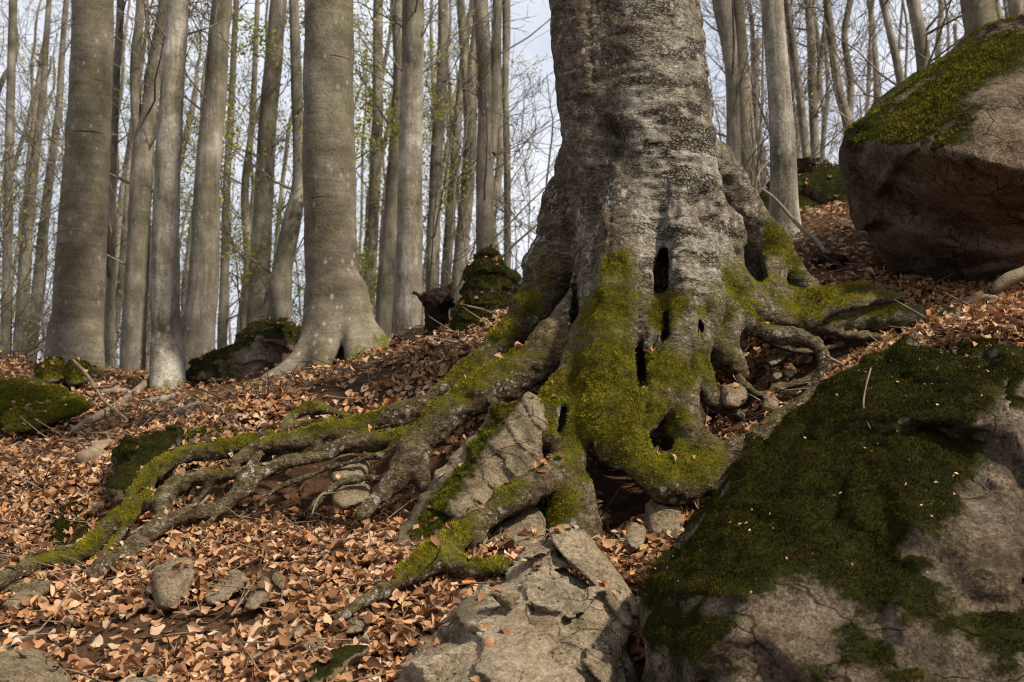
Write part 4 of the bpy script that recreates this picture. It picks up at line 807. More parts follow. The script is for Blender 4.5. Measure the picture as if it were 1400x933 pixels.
rock('boulder', 'dark hollow-fronted boulder with moss crest on the ridge', [(255, 512, 11.6), (290, 488, 11.7), (330, 460, 11.8), (370, 442, 11.8), (400, 442, 11.8), (416, 458, 11.6), (412, 480, 11.4), (380, 512, 11.2), (340, 528, 11.1), (290, 528, 11.2)], thick=.8, bulge=-.05, shrink=.85, mat=M_ROCK, seed=71, facet=16, moss=(.1, .4, .2), res=64, cat='boulder', fur=7000, furlen=.02, ledge=.06, lf=4, extra=[(330, 470, 11.2), (385, 452, 11.2)], spots=[(350, 505, 11.2, 40, -.6)])
rock('boulder', 'pointed pyramid-shaped mossy rock on the ridge behind the beech', [(612, 448, 9.20), (622, 420, 9.30), (636, 380, 9.40), (655, 345, 9.50), (668, 338, 9.50), (684, 350, 9.50), (702, 395, 9.40), (716, 425, 9.30), (716, 460, 9.10), (640, 465, 9.00)], thick=.5, bulge=.1, mat=M_ROCK, seed=72, facet=14, fstr=.05, moss=(.0, .5, .16), res=64, cat='boulder', fur=9000, furlen=.016, furmat=M_MOSS0, ledge=.05, lf=5, ldir=(.3, 0, 1), spots=[(660, 390, 9.30, 40, .4), (640, 445, 9.10, 30, .5)])
rock('rock', 'low flat brown rock between the ridge tree and pointed rock', [(538, 456, 10.2), (570, 444, 10.3), (610, 442, 10.3), (645, 446, 10.2), (650, 462, 10.0), (560, 470, 10.0)], thick=.4, bulge=.05, mat=M_ROCK, seed=73, moss=(.6, .4, .0), res=40)
rock('boulder', 'broad boulder under a bright green moss carpet at the slope edge', [(-80, 560, 10.6), (-40, 525, 10.9), (0, 518, 11.0), (50, 518, 11.0), (85, 530, 10.8), (75, 552, 10.4), (0, 580, 10.0), (-70, 600, 9.8)], thick=.8, bulge=.12, mat=M_GREENROCK, seed=74, ground=True, moss=(-.4, .4, .35), res=60, cat='boulder', fur=22000, furmat=M_MOSS1, furlen=.016)
rock('boulder', 'smaller olive moss mound in front of the green moss carpet', [(-30, 590, 9.5), (30, 555, 9.9), (80, 538, 10.2), (125, 545, 10.2), (132, 560, 9.9), (90, 580, 9.6), (20, 604, 9.2), (-20, 610, 9.1)], thick=.5, bulge=.1, mat=M_GREENROCK, seed=75, ground=True, moss=(-.3, .4, .25), res=56, cat='boulder', fur=16000, furmat=M_MOSS1, furlen=.014)
rock('rock', 'mossy stone against the foot of the thick smooth tree', [(45, 508, 12.6), (60, 492, 12.7), (85, 490, 12.7), (92, 505, 12.6), (80, 522, 12.3), (52, 524, 12.3)], thick=.4, bulge=.08, mat=M_GREENROCK, seed=76, ground=True, moss=(-.1, .4, .2), res=36, fur=4000, furmat=M_MOSS0, furlen=.018)
rock('rock', 'round mossy stone beside the thick smooth tree, nearer its twin', [(84, 515, 12.5), (92, 496, 12.6), (112, 492, 12.6), (126, 505, 12.5), (122, 524, 12.2), (95, 528, 12.2)], thick=.4, bulge=.08, mat=M_GREENROCK, seed=77, ground=True, moss=(-.1, .4, .2), res=36, fur=4000, furmat=M_MOSS0, furlen=.018)
rock('boulder', 'mossy boulder with pale flecks behind the great tilted boulder', [(1035, 285, 11.4), (1048, 262, 11.5), (1085, 244, 11.6), (1130, 240, 11.6), (1175, 232, 11.6), (1210, 250, 11.5), (1200, 300, 11.2), (1120, 318, 11.0), (1050, 315, 11.1)], thick=.8, bulge=.15, mat=M_ROCK, seed=78, facet=16, moss=(-.05, .4, .10), res=64, cat='boulder', fur=6000, furmat=M_MOSS0, furlen=.02)
rock('rock', 'cracked ochre stone lodged at the end of the short stub root', [(984, 545, 5.8), (988, 528, 5.85), (1004, 524, 5.85), (1020, 530, 5.85), (1022, 546, 5.8), (1008, 560, 5.76), (990, 558, 5.76)], thick=.12, bulge=.06, mat=M_STONE, seed=79, moss=(2, .3, -.1), res=34)
rock('rock', 'angular tan stone below the thin crossing root in the hollow', [(1040, 556, 5.85), (1046, 542, 5.9), (1058, 540, 5.9), (1066, 552, 5.86), (1060, 564, 5.82), (1046, 566, 5.82)], thick=.1, bulge=.05, mat=M_STONE, seed=80, moss=(2, .3, -.1), res=30)
rock('rock', 'flat tilted stone at the back of the soil hollow', [(1040, 497, 6.35), (1062, 480, 6.45), (1078, 476, 6.45), (1080, 486, 6.4), (1056, 502, 6.3)], thick=.1, bulge=.03, mat=M_STONE, seed=81, moss=(2, .3, -.1), res=30)
rock('rock', 'small ochre pebble under the bent root', [(1070, 512, 6.15), (1074, 503, 6.2), (1086, 501, 6.2), (1090, 510, 6.16), (1080, 518, 6.12)], thick=.06, bulge=.03, mat=M_STONE, seed=82, moss=(2, .3, -.1), res=26)
rock('rock', 'little brown pebble beside the tilted stone in the hollow', [(1054, 514, 6.12), (1060, 506, 6.16), (1070, 508, 6.14), (1070, 516, 6.1), (1060, 520, 6.08)], thick=.05, bulge=.03, mat=M_STONE, seed=83, moss=(2, .3, -.1), res=26)
rock('rock', 'mossy knob of rock among leaves atop the huge dark boulder', [(1305, 478, 4.95), (1318, 464, 5.0), (1345, 462, 5.0), (1366, 474, 4.95), (1362, 492, 4.85), (1312, 492, 4.85)], thick=.16, bulge=.06, mat=M_ROCK, seed=84, moss=(.3, .4, .1), res=36, fur=3000)
rock('rock', 'tan rock at the end of the fat right-hand root', [(1262, 452, 6.0), (1280, 430, 6.1), (1306, 414, 6.2), (1316, 420, 6.15), (1312, 450, 6.0), (1290, 470, 5.9), (1268, 472, 5.9)], thick=.2, bulge=.05, mat=M_STONE, seed=85, moss=(.5, .4, .1), res=36)
rock('rock', 'grey green stone under the end of the longest root', [(-20, 822, 5.2), (5, 800, 5.35), (50, 790, 5.4), (72, 798, 5.35), (60, 815, 5.25), (10, 840, 5.1)], thick=.2, bulge=.05, mat=M_STONE, seed=86, ground=True, moss=(2, .3, .3), res=38)
rock('rock', 'small grey stone pinched between the two long roots', [(182, 732, 5.9), (190, 718, 5.95), (204, 718, 5.95), (206, 730, 5.88), (194, 742, 5.82)], thick=.1, bulge=.03, mat=M_STONE, seed=87, moss=(2, .3, .1), res=28)
rock('rock', 'pointed ochre stone behind the pale bent root', [(258, 690, 6.05), (270, 668, 6.15), (286, 660, 6.18), (290, 676, 6.1), (276, 698, 6.0)], thick=.1, bulge=.03, mat=M_STONE, seed=88, moss=(2, .3, -.1), res=28)
rock('rock', 'weathered rock face beneath the diagonal front root', [(660, 745, 5.3), (690, 715, 5.4), (730, 690, 5.5), (745, 705, 5.45), (735, 750, 5.25), (690, 775, 5.15)], thick=.3, bulge=.03, mat=M_STONE, seed=89, moss=(2, .3, .0), res=40)

# ------------------------------------------------------------------ trees of the wood
def leaves_at(pts, n, spread, size, rg):
    i = rg.integers(0, len(pts), n); p = pts[i] + rg.normal(0, spread, (n, 3))
    a = rg.normal(0, 1, (n, 3)); a /= np.linalg.norm(a, axis=1, keepdims=True); b = np.cross(a, rg.normal(0, 1, (n, 3))); b /= np.linalg.norm(b, axis=1, keepdims=True)
    s = (size * rg.uniform(.6, 1.3, n))[:, None]
    v = np.stack([p - a * s, p + b * s * .5, p + a * s, p - b * s * .5], 1).reshape(-1, 3)
    return v, (np.arange(n)[:, None] * 4 + np.array([[0, 1, 2, 3]]))
def wood_tree(name, label, stems, Y, H, mat, seed, n1=13, t0=0.2, L1=2.6, flare=1.3, leaf=None, nleaf=0, moss=0.0, group=None, sides=16, n2=5, n3=4, wob=0.02, feet=None):
    """stems: list of picture polylines (px, py, width px), bottom to top; the first is the trunk, the others forks"""
    rg = np.random.default_rng(seed); root = None
    for si, st in enumerate(stems):
        w = np.array([list(P(a, b, Y)) + [RW(c * .5, Y)] for a, b, c in st])
        if si == 0:
            bx = w[0, 0]; tz = float(terrain([bx], [Y])[0]); base = np.array((bx, Y, tz)); root = empty(name, base)
            tag(root, label, 'tree', group)
            if w[0, 2] > tz - 0.1:
                low = w[0].copy(); low[2] = tz - 0.25; low[0] -= (w[1, 0] - w[0, 0]) / max(w[1, 2] - w[0, 2], .1) * (w[0, 2] - low[2]); w = np.concatenate([[low], w])
        d = (w[-1] - w[-2]) / max(w[-1, 2] - w[-2, 2], .05); z = w[-1, 2]; cur = w[-1].copy(); add = []
        top = tz + H * (1 if si == 0 else .85); n = 7; stp = max((top - z) / n, .3); r0 = cur[3]
        for q in range(n):
            cur = cur.copy(); d = d * 0.8; cur[:2] += d[:2] * stp + rg.normal(0, .06, 2); cur[2] += stp; cur[3] = r0 * (1 - (q + 1) / n * .93); add.append(cur)
        w = np.concatenate([w, add]); c = catmull(w, 6); c[:, 3] = np.maximum(c[:, 3], .006)
        zz = np.concatenate([np.arange(c[0, 2], min(c[0, 2] + 8, top), .12), np.linspace(min(c[0, 2] + 8, top), top, 20)[1:]]) if sides > 10 else np.linspace(c[0, 2], top, 36)
        c = np.stack([np.interp(zz, c[:, 2], c[:, k]) for k in range(4)], 1)
        K = len(c); c[:, :2] += (wob * np.stack([vnoise(np.stack([zz * .7, zz * 0 + seed, zz * 0], 1), q) for q in (1, 2)], 1))
        rad = c[:, 3].copy()
        if si == 0: rad *= 1 + (flare - 1) * np.exp(-np.maximum(zz - tz, 0) / (1.1 * rad.max() + .05))
        v, q = tubes(c[None, :, :3], rad[None], sides)
        nrm = vnormals(v, q); rr = np.repeat(rad, sides); hgt = v[:, 2] - tz
        # fluted foot, knots and swellings
        ang = np.arctan2(v[:, 1] - np.repeat(c[:, 1], sides), v[:, 0] - np.repeat(c[:, 0], sides))
        fl = np.exp(-np.maximum(hgt, 0) / (2.0 * rad.max() + .05)) * (0.22 if si == 0 else 0) * np.cos(5 * ang + seed)
        dsp = rr * (0.10 * fbm(np.stack([v[:, 0] * 4, v[:, 1] * 4, v[:, 2] * 2.2], 1), 3, seed) + fl)
        v = v + nrm * dsp[:, None]
        mo = np.clip(0.5 * np.exp(-np.maximum(hgt, 0) / .3) * (si == 0) + moss * (0.5 - 0.5 * nrm[:, 0]) + 0.25 * fbm(v * 2, 2, seed) * (moss > 0), 0, 1)
        if feet and si == 0:
            zl = .43 * Y + .3; hh = .024 if Y < 11 else .03; m_ = zz < zl + .3
            allp = np.array([list(P(a_, b_, y_)) + [RW(r_, y_)] for fc in feet for a_, b_, y_, r_ in fc]); lo_ = np.minimum(allp[:, :3].min(0), c[m_, :3].min(0)) - .45; hi_ = np.maximum(allp[:, :3].max(0), c[m_, :3].max(0)) + .45
            lo_[2] = tz - .9; hi_[2] = zl + .1; fd = Field(lo_, hi_, hh)
            fd.add(np.concatenate([c[m_, :3], c[m_, 3:4]], 1)[::2], .05)
            for fc in feet: fd.add(chain(fc, 5), .13)
            v1, f1, _ = fd.mesh(); f1 = f1[~(v1[f1][:, :, 2].max(1) > zl)]; n1_ = vnormals(v1, f1)
            v1 = v1 + n1_ * (.016 * fbm(v1 * np.array([5, 5, 3]), 3, seed) + .0015 * fbm(v1 * np.array([6, 6, 22]), 2, seed + 4))[:, None].astype(np.float32); n1_ = vnormals(v1, f1); h1 = v1[:, 2] - terrain(v1[:, 0], v1[:, 1])
            mo1 = np.clip(.55 * np.exp(-np.maximum(h1, 0) / .22) + .25 * np.clip(n1_[:, 2], 0, 1) - .05 + .3 * fbm(v1 * 3, 3, seed), 0, 1)
            up_ = q[v[q][:, :, 2].min(1) > zl - .12]
            q = np.concatenate([up_, f1 + len(v)]); v = np.concatenate([v, v1]); mo = np.concatenate([mo * 0, mo1])
        link('trunk' if si == 0 else 'limb', mesh_np('trunk', v - base, q, {'moss': mo}), mat, root)
        if n1:
            bv, bq, tips = limb_system(c[:, :3], rad, n1 if si == 0 else max(n1 // 2, 2), rg, t0, L1, n2, n3)
            if si == 0: VB, QB, TP = [bv], [bq], [tips]
            else: QB.append(bq + sum(len(x) for x in VB)); VB.append(bv); TP.append(tips)
    if n1:
        crown = link('crown', mesh_np('crown', np.concatenate(VB) - base, np.concatenate(QB)), M_TWIG, root)
        if nleaf:
            tp = np.concatenate(TP); lv, lq = leaves_at(tp, nleaf, .10, .038, rg)
            tag(link('foliage', mesh_np('foliage', lv - base, lq, smooth=False), leaf or M_SPRING, crown), kind='stuff')
    return root
wt = wood_tree
wt('beech_tree', 'thick smooth grey beech with mossy stones at its foot', [[(106, 492, 68), (108, 400, 68), (113, 300, 65), (119, 200, 61), (124, 100, 58), (128, 0, 56)]], 13.4, 22, M_BEECH, 101, flare=1.08, t0=.42, n1=22, L1=4.5, n2=6, feet=[[(86, 450, 13.3, 18), (76, 490, 13.1, 15), (66, 520, 12.9, 9)], [(122, 460, 13.2, 18), (132, 500, 13.0, 12), (142, 522, 12.9, 7)], [(104, 470, 13.15, 22), (104, 520, 12.9, 16)]])
wt('beech_tree', 'smooth brown beech with white-patched flaring foot on the leafy ridge', [[(460, 490, 70), (458, 440, 72), (454, 350, 72), (450, 250, 74), (448, 150, 71), (448, 0, 68)]], 10.6, 21, M_BEECH, 102, flare=1.0, t0=.5, n1=18, L1=4.2, moss=.1, feet=[[(446, 410, 10.5, 24), (434, 460, 10.4, 23), (410, 494, 10.2, 17), (375, 520, 10.1, 14), (340, 534, 10.0, 8)], [(478, 400, 10.5, 26), (494, 445, 10.4, 18), (510, 462, 10.4, 14), (528, 478, 10.3, 10), (540, 498, 10.1, 6)], [(480, 430, 10.4, 18), (486, 470, 10.2, 15), (484, 510, 10.0, 12)], [(446, 440, 10.35, 20), (442, 480, 10.2, 18), (434, 520, 10.0, 10)], [(505, 462, 10.35, 13), (515, 500, 10.1, 10)]])
wt('slender_tree', 'slender pale-barked tree standing in front of the thick grey beech', [[(229, 540, 40), (228, 470, 40), (226, 400, 40), (229, 250, 36), (236, 100, 33), (243, 0, 30)]], 11.6, 17, M_PALE, 103, flare=1.0, t0=.35, n1=9, feet=[[(220, 480, 11.5, 12), (215, 525, 11.3, 10), (206, 552, 11.1, 6)], [(239, 480, 11.5, 11), (244, 520, 11.4, 9), (252, 548, 11.2, 6)], [(228, 500, 11.45, 16), (230, 552, 11.15, 11)]])
wt('forked_tree', 'grey tree forking into two stems just beyond pale slender tree', [[(180, 510, 34), (184, 400, 32), (190, 300, 30), (196, 200, 28), (203, 160, 22), (214, 80, 20), (224, 0, 17)], [(193, 200, 18), (187, 150, 15), (186, 80, 14), (190, 0, 12)]], 17, 18, M_GREY, 104)
wt('tall_tree', 'straight brown tree with furrowed bark, to the right of pale slender tree', [[(268, 500, 46), (276, 400, 42), (284, 250, 36), (294, 120, 32), (302, 0, 28)]], 16.5, 20, M_GREY, 105, moss=.1)
wt('tall_tree', 'pale brown leaning tree halfway to the smooth brown beech', [[(352, 460, 32), (356, 350, 29), (364, 220, 26), (372, 100, 25), (380, 0, 23)]], 19, 19, M_GREY, 106, nleaf=2600, t0=.2)
wt('burred_tree', 'crooked tree with a burl on its lower trunk near ridge boulder', [[(388, 470, 28), (384, 400, 34), (388, 370, 28), (398, 310, 26), (408, 240, 18), (404, 120, 16), (400, 0, 14)]], 18, 16, M_GREY, 107, nleaf=5000, moss=.35)
wt('tall_tree', 'mossy dark narrow tree directly right of the smooth brown beech', [[(500, 470, 18), (508, 350, 17), (516, 200, 15), (517, 0, 14)]], 22, 18, M_GREY, 108, nleaf=5000, t0=.12, moss=.45)
wt('tall_tree', 'olive grey trunk tilting up beside the pale furrowed tree', [[(524, 470, 26), (532, 350, 25), (540, 230, 22), (546, 110, 19), (542, 0, 17)]], 20, 19, M_GREY, 109, moss=.25, nleaf=2600, t0=.15)
wt('tall_tree', 'pale furrowed tree rising from the ridge behind the flat brown rock', [[(556, 470, 40), (560, 350, 37), (563, 200, 34), (566, 80, 32), (564, 0, 31)]], 16, 19, M_PALE, 110)
wt('tall_tree', 'thin upright brown tree above the rotten stump', [[(590, 440, 19), (592, 320, 18), (600, 180, 17), (605, 70, 15), (606, 0, 14)]], 20, 18, M_GREY, 111)
wt('forked_tree', 'grey forked tree growing behind the pointed mossy rock', [[(622, 430, 22), (632, 330, 20), (642, 220, 19), (645, 110, 16), (654, 0, 11)], [(643, 200, 14), (636, 100, 12), (630, 0, 11)]], 21, 17, M_GREY, 112)
wt('slender_tree', 'slim pale trunk leaning toward the pointed mossy rock from the ridge', [[(604, 450, 15), (612, 340, 14), (626, 180, 12), (636, 60, 10)]], 23, 15, M_GREY, 113, moss=.2)
wt('tall_tree', 'stout twin-stemmed tree standing over the pointed mossy rock', [[(664, 360, 26), (664, 250, 25), (662, 100, 22), (658, 0, 21)], [(670, 210, 18), (676, 100, 16), (681, 0, 13)]], 17.5, 19, M_GREY, 114, moss=.25)
wt('slender_tree', 'thin dark straight tree between twin-stemmed tree and old beech', [[(693, 370, 10), (693, 200, 9.5), (691, 0, 9)]], 22, 15, M_GREY, 115)
wt('tall_tree', 'curved mossy tree just right of the old beech trunk', [[(1005, 300, 18), (1003, 200, 19), (1000, 110, 19), (994, 50, 24), (986, 0, 28)]], 15, 18, M_GREY, 116, moss=.3)
wt('tall_tree', 'straight grey tree half hidden by the curved mossy tree', [[(1024, 270, 26), (1021, 200, 25), (1013, 100, 22), (1006, 0, 20)]], 17, 19, M_BEECH, 117)
wt('slender_tree', 'mottled whitish tree rooted in leaves behind the old beech buttress', [[(1076, 335, 40), (1072, 250, 37), (1066, 150, 34), (1059, 50, 32), (1056, 0, 31)]], 9.6, 16, M_PALE, 118, flare=1.2, t0=.45, n1=18, L1=4.0)
wt('slender_tree', 'leaning thin tree nearest to the mottled whitish tree', [[(1106, 260, 13), (1098, 170, 12), (1088, 80, 11), (1077, 0, 10)]], 18, 14, M_GREY, 119)
wt('forked_tree', 'slim forked tree above the boulder with pale flecks', [[(1116, 260, 14), (1113, 170, 13), (1109, 100, 12), (1104, 0, 10)], [(1116, 140, 8), (1122, 70, 7), (1130, 0, 6)]], 19, 15, M_GREY, 120, moss=.2)
wt('forked_tree', 'olive forked tree spreading wide beside the great tilted boulder', [[(1163, 210, 15), (1158, 165, 16), (1146, 120, 13), (1138, 50, 12), (1132, 0, 11)], [(1160, 160, 12), (1163, 110, 10), (1156, 50, 9), (1164, 0, 9)]], 18, 14, M_GREY, 121, moss=.4)
wt('slender_tree', 'thin leaning trunk rising behind the tilted boulder, alone in gap', [[(1238, 140, 12), (1226, 80, 11), (1212, 20, 10), (1207, 0, 10)]], 15, 13, M_GREY, 122)
wt('tall_tree', 'brown trunk with russet leaves clinging behind the tilted boulder', [[(1266, 130, 22), (1260, 80, 20), (1250, 20, 18), (1246, 0, 18)]], 15, 16, M_GREY, 123, leaf=M_RUSSET, nleaf=260, t0=.15)
wt('beech_tree', 'thick grey beech emerging over the mossy crest of tilted boulder', [[(1344, 90, 48), (1340, 40, 46), (1334, 0, 44)]], 13, 20, M_BEECH, 124, flare=1.1, t0=.4, n1=26, L1=5.5, n2=6)
wt('slender_tree', 'lesser pale stem close beside the thick beech over tilted boulder', [[(1372, 60, 16), (1366, 30, 15), (1358, 0, 14)]], 14, 15, M_PALE, 125)
wt('slender_tree', 'mottled trunk at the upper corner above the tilted boulder', [[(1400, 50, 24), (1396, 20, 23), (1390, 0, 22)]], 13.5, 16, M_PALE, 126)
wt('slender_tree', 'narrow stem hugging the edge of the thick smooth grey beech', [[(150, 500, 17), (152, 300, 15), (158, 120, 12), (165, 0, 10)]], 18, 16, M_GREY, 127)
wt('slender_tree', 'thin trunk at the picture edge, first of the far slope trees', [[(8, 490, 15), (12, 330, 13), (14, 160, 12), (18, 0, 11)]], 22, 16, M_GREY, 128, nleaf=400)
wt('slender_tree', 'slim grey trunk leaning between edge and thick smooth beech', [[(26, 490, 18), (36, 350, 16), (46, 240, 13), (60, 100, 9), (68, 0, 7)]], 22, 15, M_GREY, 129)
wt('slender_tree', 'wavy brown stem nearest the left flank of thick smooth beech', [[(42, 500, 16), (56, 340, 14), (70, 220, 11), (82, 120, 9), (92, 0, 7)]], 23, 15, M_GREY, 130)
wt('slender_tree', 'reddish thin tree between furrowed tree and pale leaning tree', [[(332, 470, 14), (338, 360, 12), (334, 260, 11), (345, 160, 9), (352, 0, 7)]], 21, 14, M_GREY, 131, nleaf=500)
wt('slender_tree', 'slim dark trunk close behind the furrowed brown tree', [[(302, 480, 14), (308, 330, 12), (314, 180, 10), (322, 0, 8)]], 23, 15, M_GREY, 132, nleaf=400)

# slim trees further in, which nothing tells apart
rf = np.random.default_rng(77); FX = []
cand = [20, 75, 205, 250, 330, 420, 470, 490, 575, 612, 640, 1000, 1040, 1090, 1130, 1185, 1220, 1290, 1310] + list(rf.uniform(-120, 690, 30)) + list(rf.uniform(980, 1500, 12))
for k, px in enumerate(cand):
    Y = rf.uniform(24, 42); wd = rf.uniform(.09, .24) * F_PX / Y; ln = rf.normal(14, 16) + (px - 700) * -0.035; by = 470 if px < 800 else 300
    wt('slim_tree', 'slim bare tree standing among many others deep in the wood', [[(px, by, wd), (px + ln * .4, by - 180, wd * .9), (px + ln, by - 330, wd * .75)]], Y, rf.uniform(13, 19), M_GREY, 200 + k,
       n1=16, t0=.08, L1=2.5, n2=5, n3=4, sides=7, nleaf=int(rf.uniform(200, 1800)) if px < 760 else int(rf.uniform(60, 300)), group='slim trees deep in the wood', wob=.12, moss=.1 if k % 3 else .3)
# bushy saplings with fine twigs
for k in range(24):
    px = rf.uniform(-60, 740) if k < 13 else rf.uniform(985, 1330); Y = rf.uniform(17, 32); wd = rf.uniform(.035, .07) * F_PX / Y; ln = rf.normal(0, 30); by = 480 if px < 800 else 270
    wt('sapling', 'spindly sapling with fine bare twigs between the trunks of the wood', [[(px, by, wd), (px + ln * .4, by - 150, wd * .8), (px + ln, by - 300, wd * .55)]], Y, rf.uniform(7, 11), M_TWIG, 300 + k,
       n1=22, t0=.06, L1=2.2, n2=5, n3=5, sides=6, nleaf=int(rf.choice([0, 150, 500])) if px < 760 else 40, group='saplings between the trunks', wob=.15)
# the far wood: a mass of distant trunks and twigs
VS, QS, off = [], [], 0; LV = []
for k in range(95):
    Y = rf.uniform(42, 95); x = rf.uniform(-.62, .62) * Y; z0 = float(terrain([x], [Y], False)[0]); H_ = rf.uniform(12, 20); zz = np.linspace(z0 - .3, z0 + H_, 12)
    pth = np.stack([x + rf.normal(0, .05) * (zz - z0) + .15 * np.sin(zz * .5 + k), np.full(12, Y), zz], 1); rd = rf.uniform(.06, .18) * (1 - (zz - zz[0]) / (H_ + 1) * .9)
    v, q = tubes(pth[None], rd[None], 6); VS.append(v); QS.append(q + off); off += len(v)
    v, q, tp = limb_system(pth, rd, 12, rf, .15, 3.0, 4, 3, sides=(3, 3, 3), tw=.010); VS.append(v); QS.append(q + off); off += len(v)
    LV.append(tp[rf.integers(0, len(tp), 150)])
far = link('distant_wood', mesh_np('distant_wood', np.concatenate(VS), np.concatenate(QS)), M_TWIG)
fv, fq = leaves_at(np.concatenate(LV), 14000, .25, .06, rf); tag(link('foliage', mesh_np('foliage', fv, fq, smooth=False), M_SPRING, far), kind='stuff')
tag(far, 'hazy mass of far-off bare trunks and twigs beyond the ridge', 'woodland', kind='stuff')

# ------------------------------------------------------------------ fallen branches, twigs, stump
def stick(name, label, pts, mat=None, cat='branch', twigs=(), sides=8, group=None, kink=0.012, ground=True):
    if ground: pts = [(a, b, min(G(a, b + r * .8), Y + 1.5) - .01, r) for a, b, Y, r in pts]
    w = np.array([list(P(a, b, Y)) + [RW(r, Y)] for a, b, Y, r in pts]); c = catmull(w, 6); base = c[0, :3].copy()
    c[:, :3] += kink * np.stack([vnoise(c[:, :3] * 6, 60 + q) for q in range(3)], 1); c[:, 3] *= 1 + .2 * vnoise(c[:, :3] * 14, 66)
    r = c[:, 3].copy(); r[0] *= .4; r[-1] *= .35
    v, q = tubes(c[None, :, :3], r[None], sides)
    n = len(v); v = np.concatenate([v, [c[0, :3], c[-1, :3]]]); s = np.arange(sides); caps = np.concatenate([np.stack([np.full(sides, n), (s + 1) % sides, s], 1), np.stack([np.full(sides, n + 1), n - sides + s, n - sides + (s + 1) % sides], 1)])
    o = link(name, mesh_np(name, v - base, [q, caps], {'moss': np.zeros(len(v))}), mat or M_WOOD, loc=base); tag(o, label, cat, group)
    for tw in twigs:
        a = np.array([list(P(x, y, Y)) + [RW(rr, Y)] for x, y, Y, rr in tw]); a = catmull(a, 4); v, q = tubes(a[None, :, :3], a[None, :, 3], 5)
        link('side_twig', mesh_np('side_twig', v - base, q), mat or M_WOOD, o)
    return o
stick('branch', 'thick peeled branch slanting up to the foot of pale slender tree', [(96, 592, 9.0, 5), (130, 572, 9.3, 6), (170, 548, 9.8, 6), (212, 513, 10.4, 5)])
stick('branch', 'long thin grey branch in front of the olive moss mound', [(-10, 612, 8.6, 1.4), (40, 594, 8.9, 1.8), (90, 570, 9.2, 2), (112, 560, 9.3, 2.6), (145, 557, 9.3, 2)])
stick('branch', 'dark broken branch lying behind the peeled one', [(130, 536, 10.4, 4), (165, 536, 10.4, 5), (190, 538, 10.4, 3)], mat=M_TWIG)
stick('branch', 'thin arching branch springing from beside the mossy stones', [(98, 492, 10.8, 2), (118, 512, 10.5, 2.4), (140, 545, 9.9, 2.2), (170, 572, 9.4, 1.8), (186, 588, 9.2, 1.2)], twigs=[[(130, 530, 10.1, 1.4), (150, 528, 10.1, 1.2), (165, 520, 10.1, .8)]], ground=False)
stick('branch', 'grey weathered branch on leaves up slope of the mossy slab', [(232, 570, 8.3, 5), (255, 560, 8.5, 6), (285, 543, 8.9, 4)], mat=M_TWIG)
stick('log', 'short split log half buried in leaves by the mossy block', [(112, 636, 7.4, 12), (130, 622, 7.6, 14), (152, 606, 7.8, 10)], cat='log')
stick('branch', 'dark mossy stick across the leaves left of the mossy block', [(58, 682, 6.7, 3), (95, 664, 6.9, 5), (132, 652, 7.0, 3)], mat=M_TWIG)
stick('branch', 'short dark stick poking out of leaves near the bottom corner', [(-8, 892, 4.4, 4), (20, 874, 4.5, 5), (55, 862, 4.55, 3.5), (66, 860, 4.57, 2)], mat=M_TWIG)
stick('twig', 'curved pale twig lying against the wedge-shaped stone', [(236, 838, 4.72, 2), (256, 838, 4.72, 2.4), (280, 828, 4.74, 2.6), (300, 816, 4.78, 2)], cat='twig')
stick('twig', 'straight stick leaning on the pale rock under the mossy root', [(592, 834, 4.62, 2.4), (610, 822, 4.66, 3), (636, 806, 4.7, 3)], cat='twig', ground=False)
stick('twig', 'thin dry stem trailing over the moss of the huge boulder', [(1188, 503, 4.45, 1.2), (1181, 530, 4.36, 1.3), (1183, 560, 4.24, 1.3), (1192, 585, 4.16, .9)], cat='twig', sides=5, ground=False)
stick('twig', 'bare dark twig reaching over the buttress toward the leaf slope', [(1040, 256, 7.4, 1.8), (1068, 284, 7.3, 2.2), (1096, 312, 7.2, 2.6), (1112, 326, 7.1, 3), (1130, 345, 7.0, 2.6)], mat=M_TWIG, cat='twig', twigs=[[(1070, 286, 7.3, 1.2), (1075, 275, 7.3, 1), (1078, 262, 7.3, .6)]], ground=False)
stick('log', 'dark rotten piece of wood on the leaves below tilted boulder', [(1112, 352, 7.8, 8), (1132, 356, 7.7, 10), (1158, 358, 7.6, 8)], mat=M_STUMP, cat='log')
stick('log', 'smooth grey stick end among leaves above the huge boulder', [(1318, 414, 6.0, 6), (1345, 410, 6.0, 7.5), (1372, 412, 6.0, 6)], cat='log')
stick('log', 'curved grey log resting at the base of the tilted boulder', [(1358, 398, 6.0, 7), (1380, 380, 6.0, 10), (1410, 372, 6.0, 11), (1440, 372, 6.0, 10)], cat='log', ground=False)
stick('twig', 'slanting twig before the hollow beneath the thin arched root', [(424, 706, 5.72, 1.2), (432, 690, 5.78, 1.4), (442, 678, 5.82, 1), (462, 672, 5.84, .8)], cat='twig', sides=5, ground=False)
stick('twig', 'pale sliver of wood beside the forked root toe', [(552, 686, 5.72, 1.2), (562, 684, 5.72, 1.5), (570, 682, 5.72, 1)], cat='twig', sides=5)
stick('twig', 'broken twig stub jutting from the bent root over soil', [(1128, 486, 6.0, 2.5), (1146, 494, 6.0, 2.2), (1162, 502, 6.0, 1.5)], cat='twig', sides=6, ground=False)
stick('twig', 'thin stem lying in the brown leaves right of mossy knob', [(1378, 430, 5.4, 2), (1395, 418, 5.45, 2.2), (1412, 405, 5.5, 1.5)], mat=M_TWIG, cat='twig', sides=6)
stick('branch', 'low brown branch at the foot of pale slender tree', [(196, 548, 10.6, 4), (216, 546, 10.6, 5), (240, 540, 10.7, 4)], mat=M_TWIG)
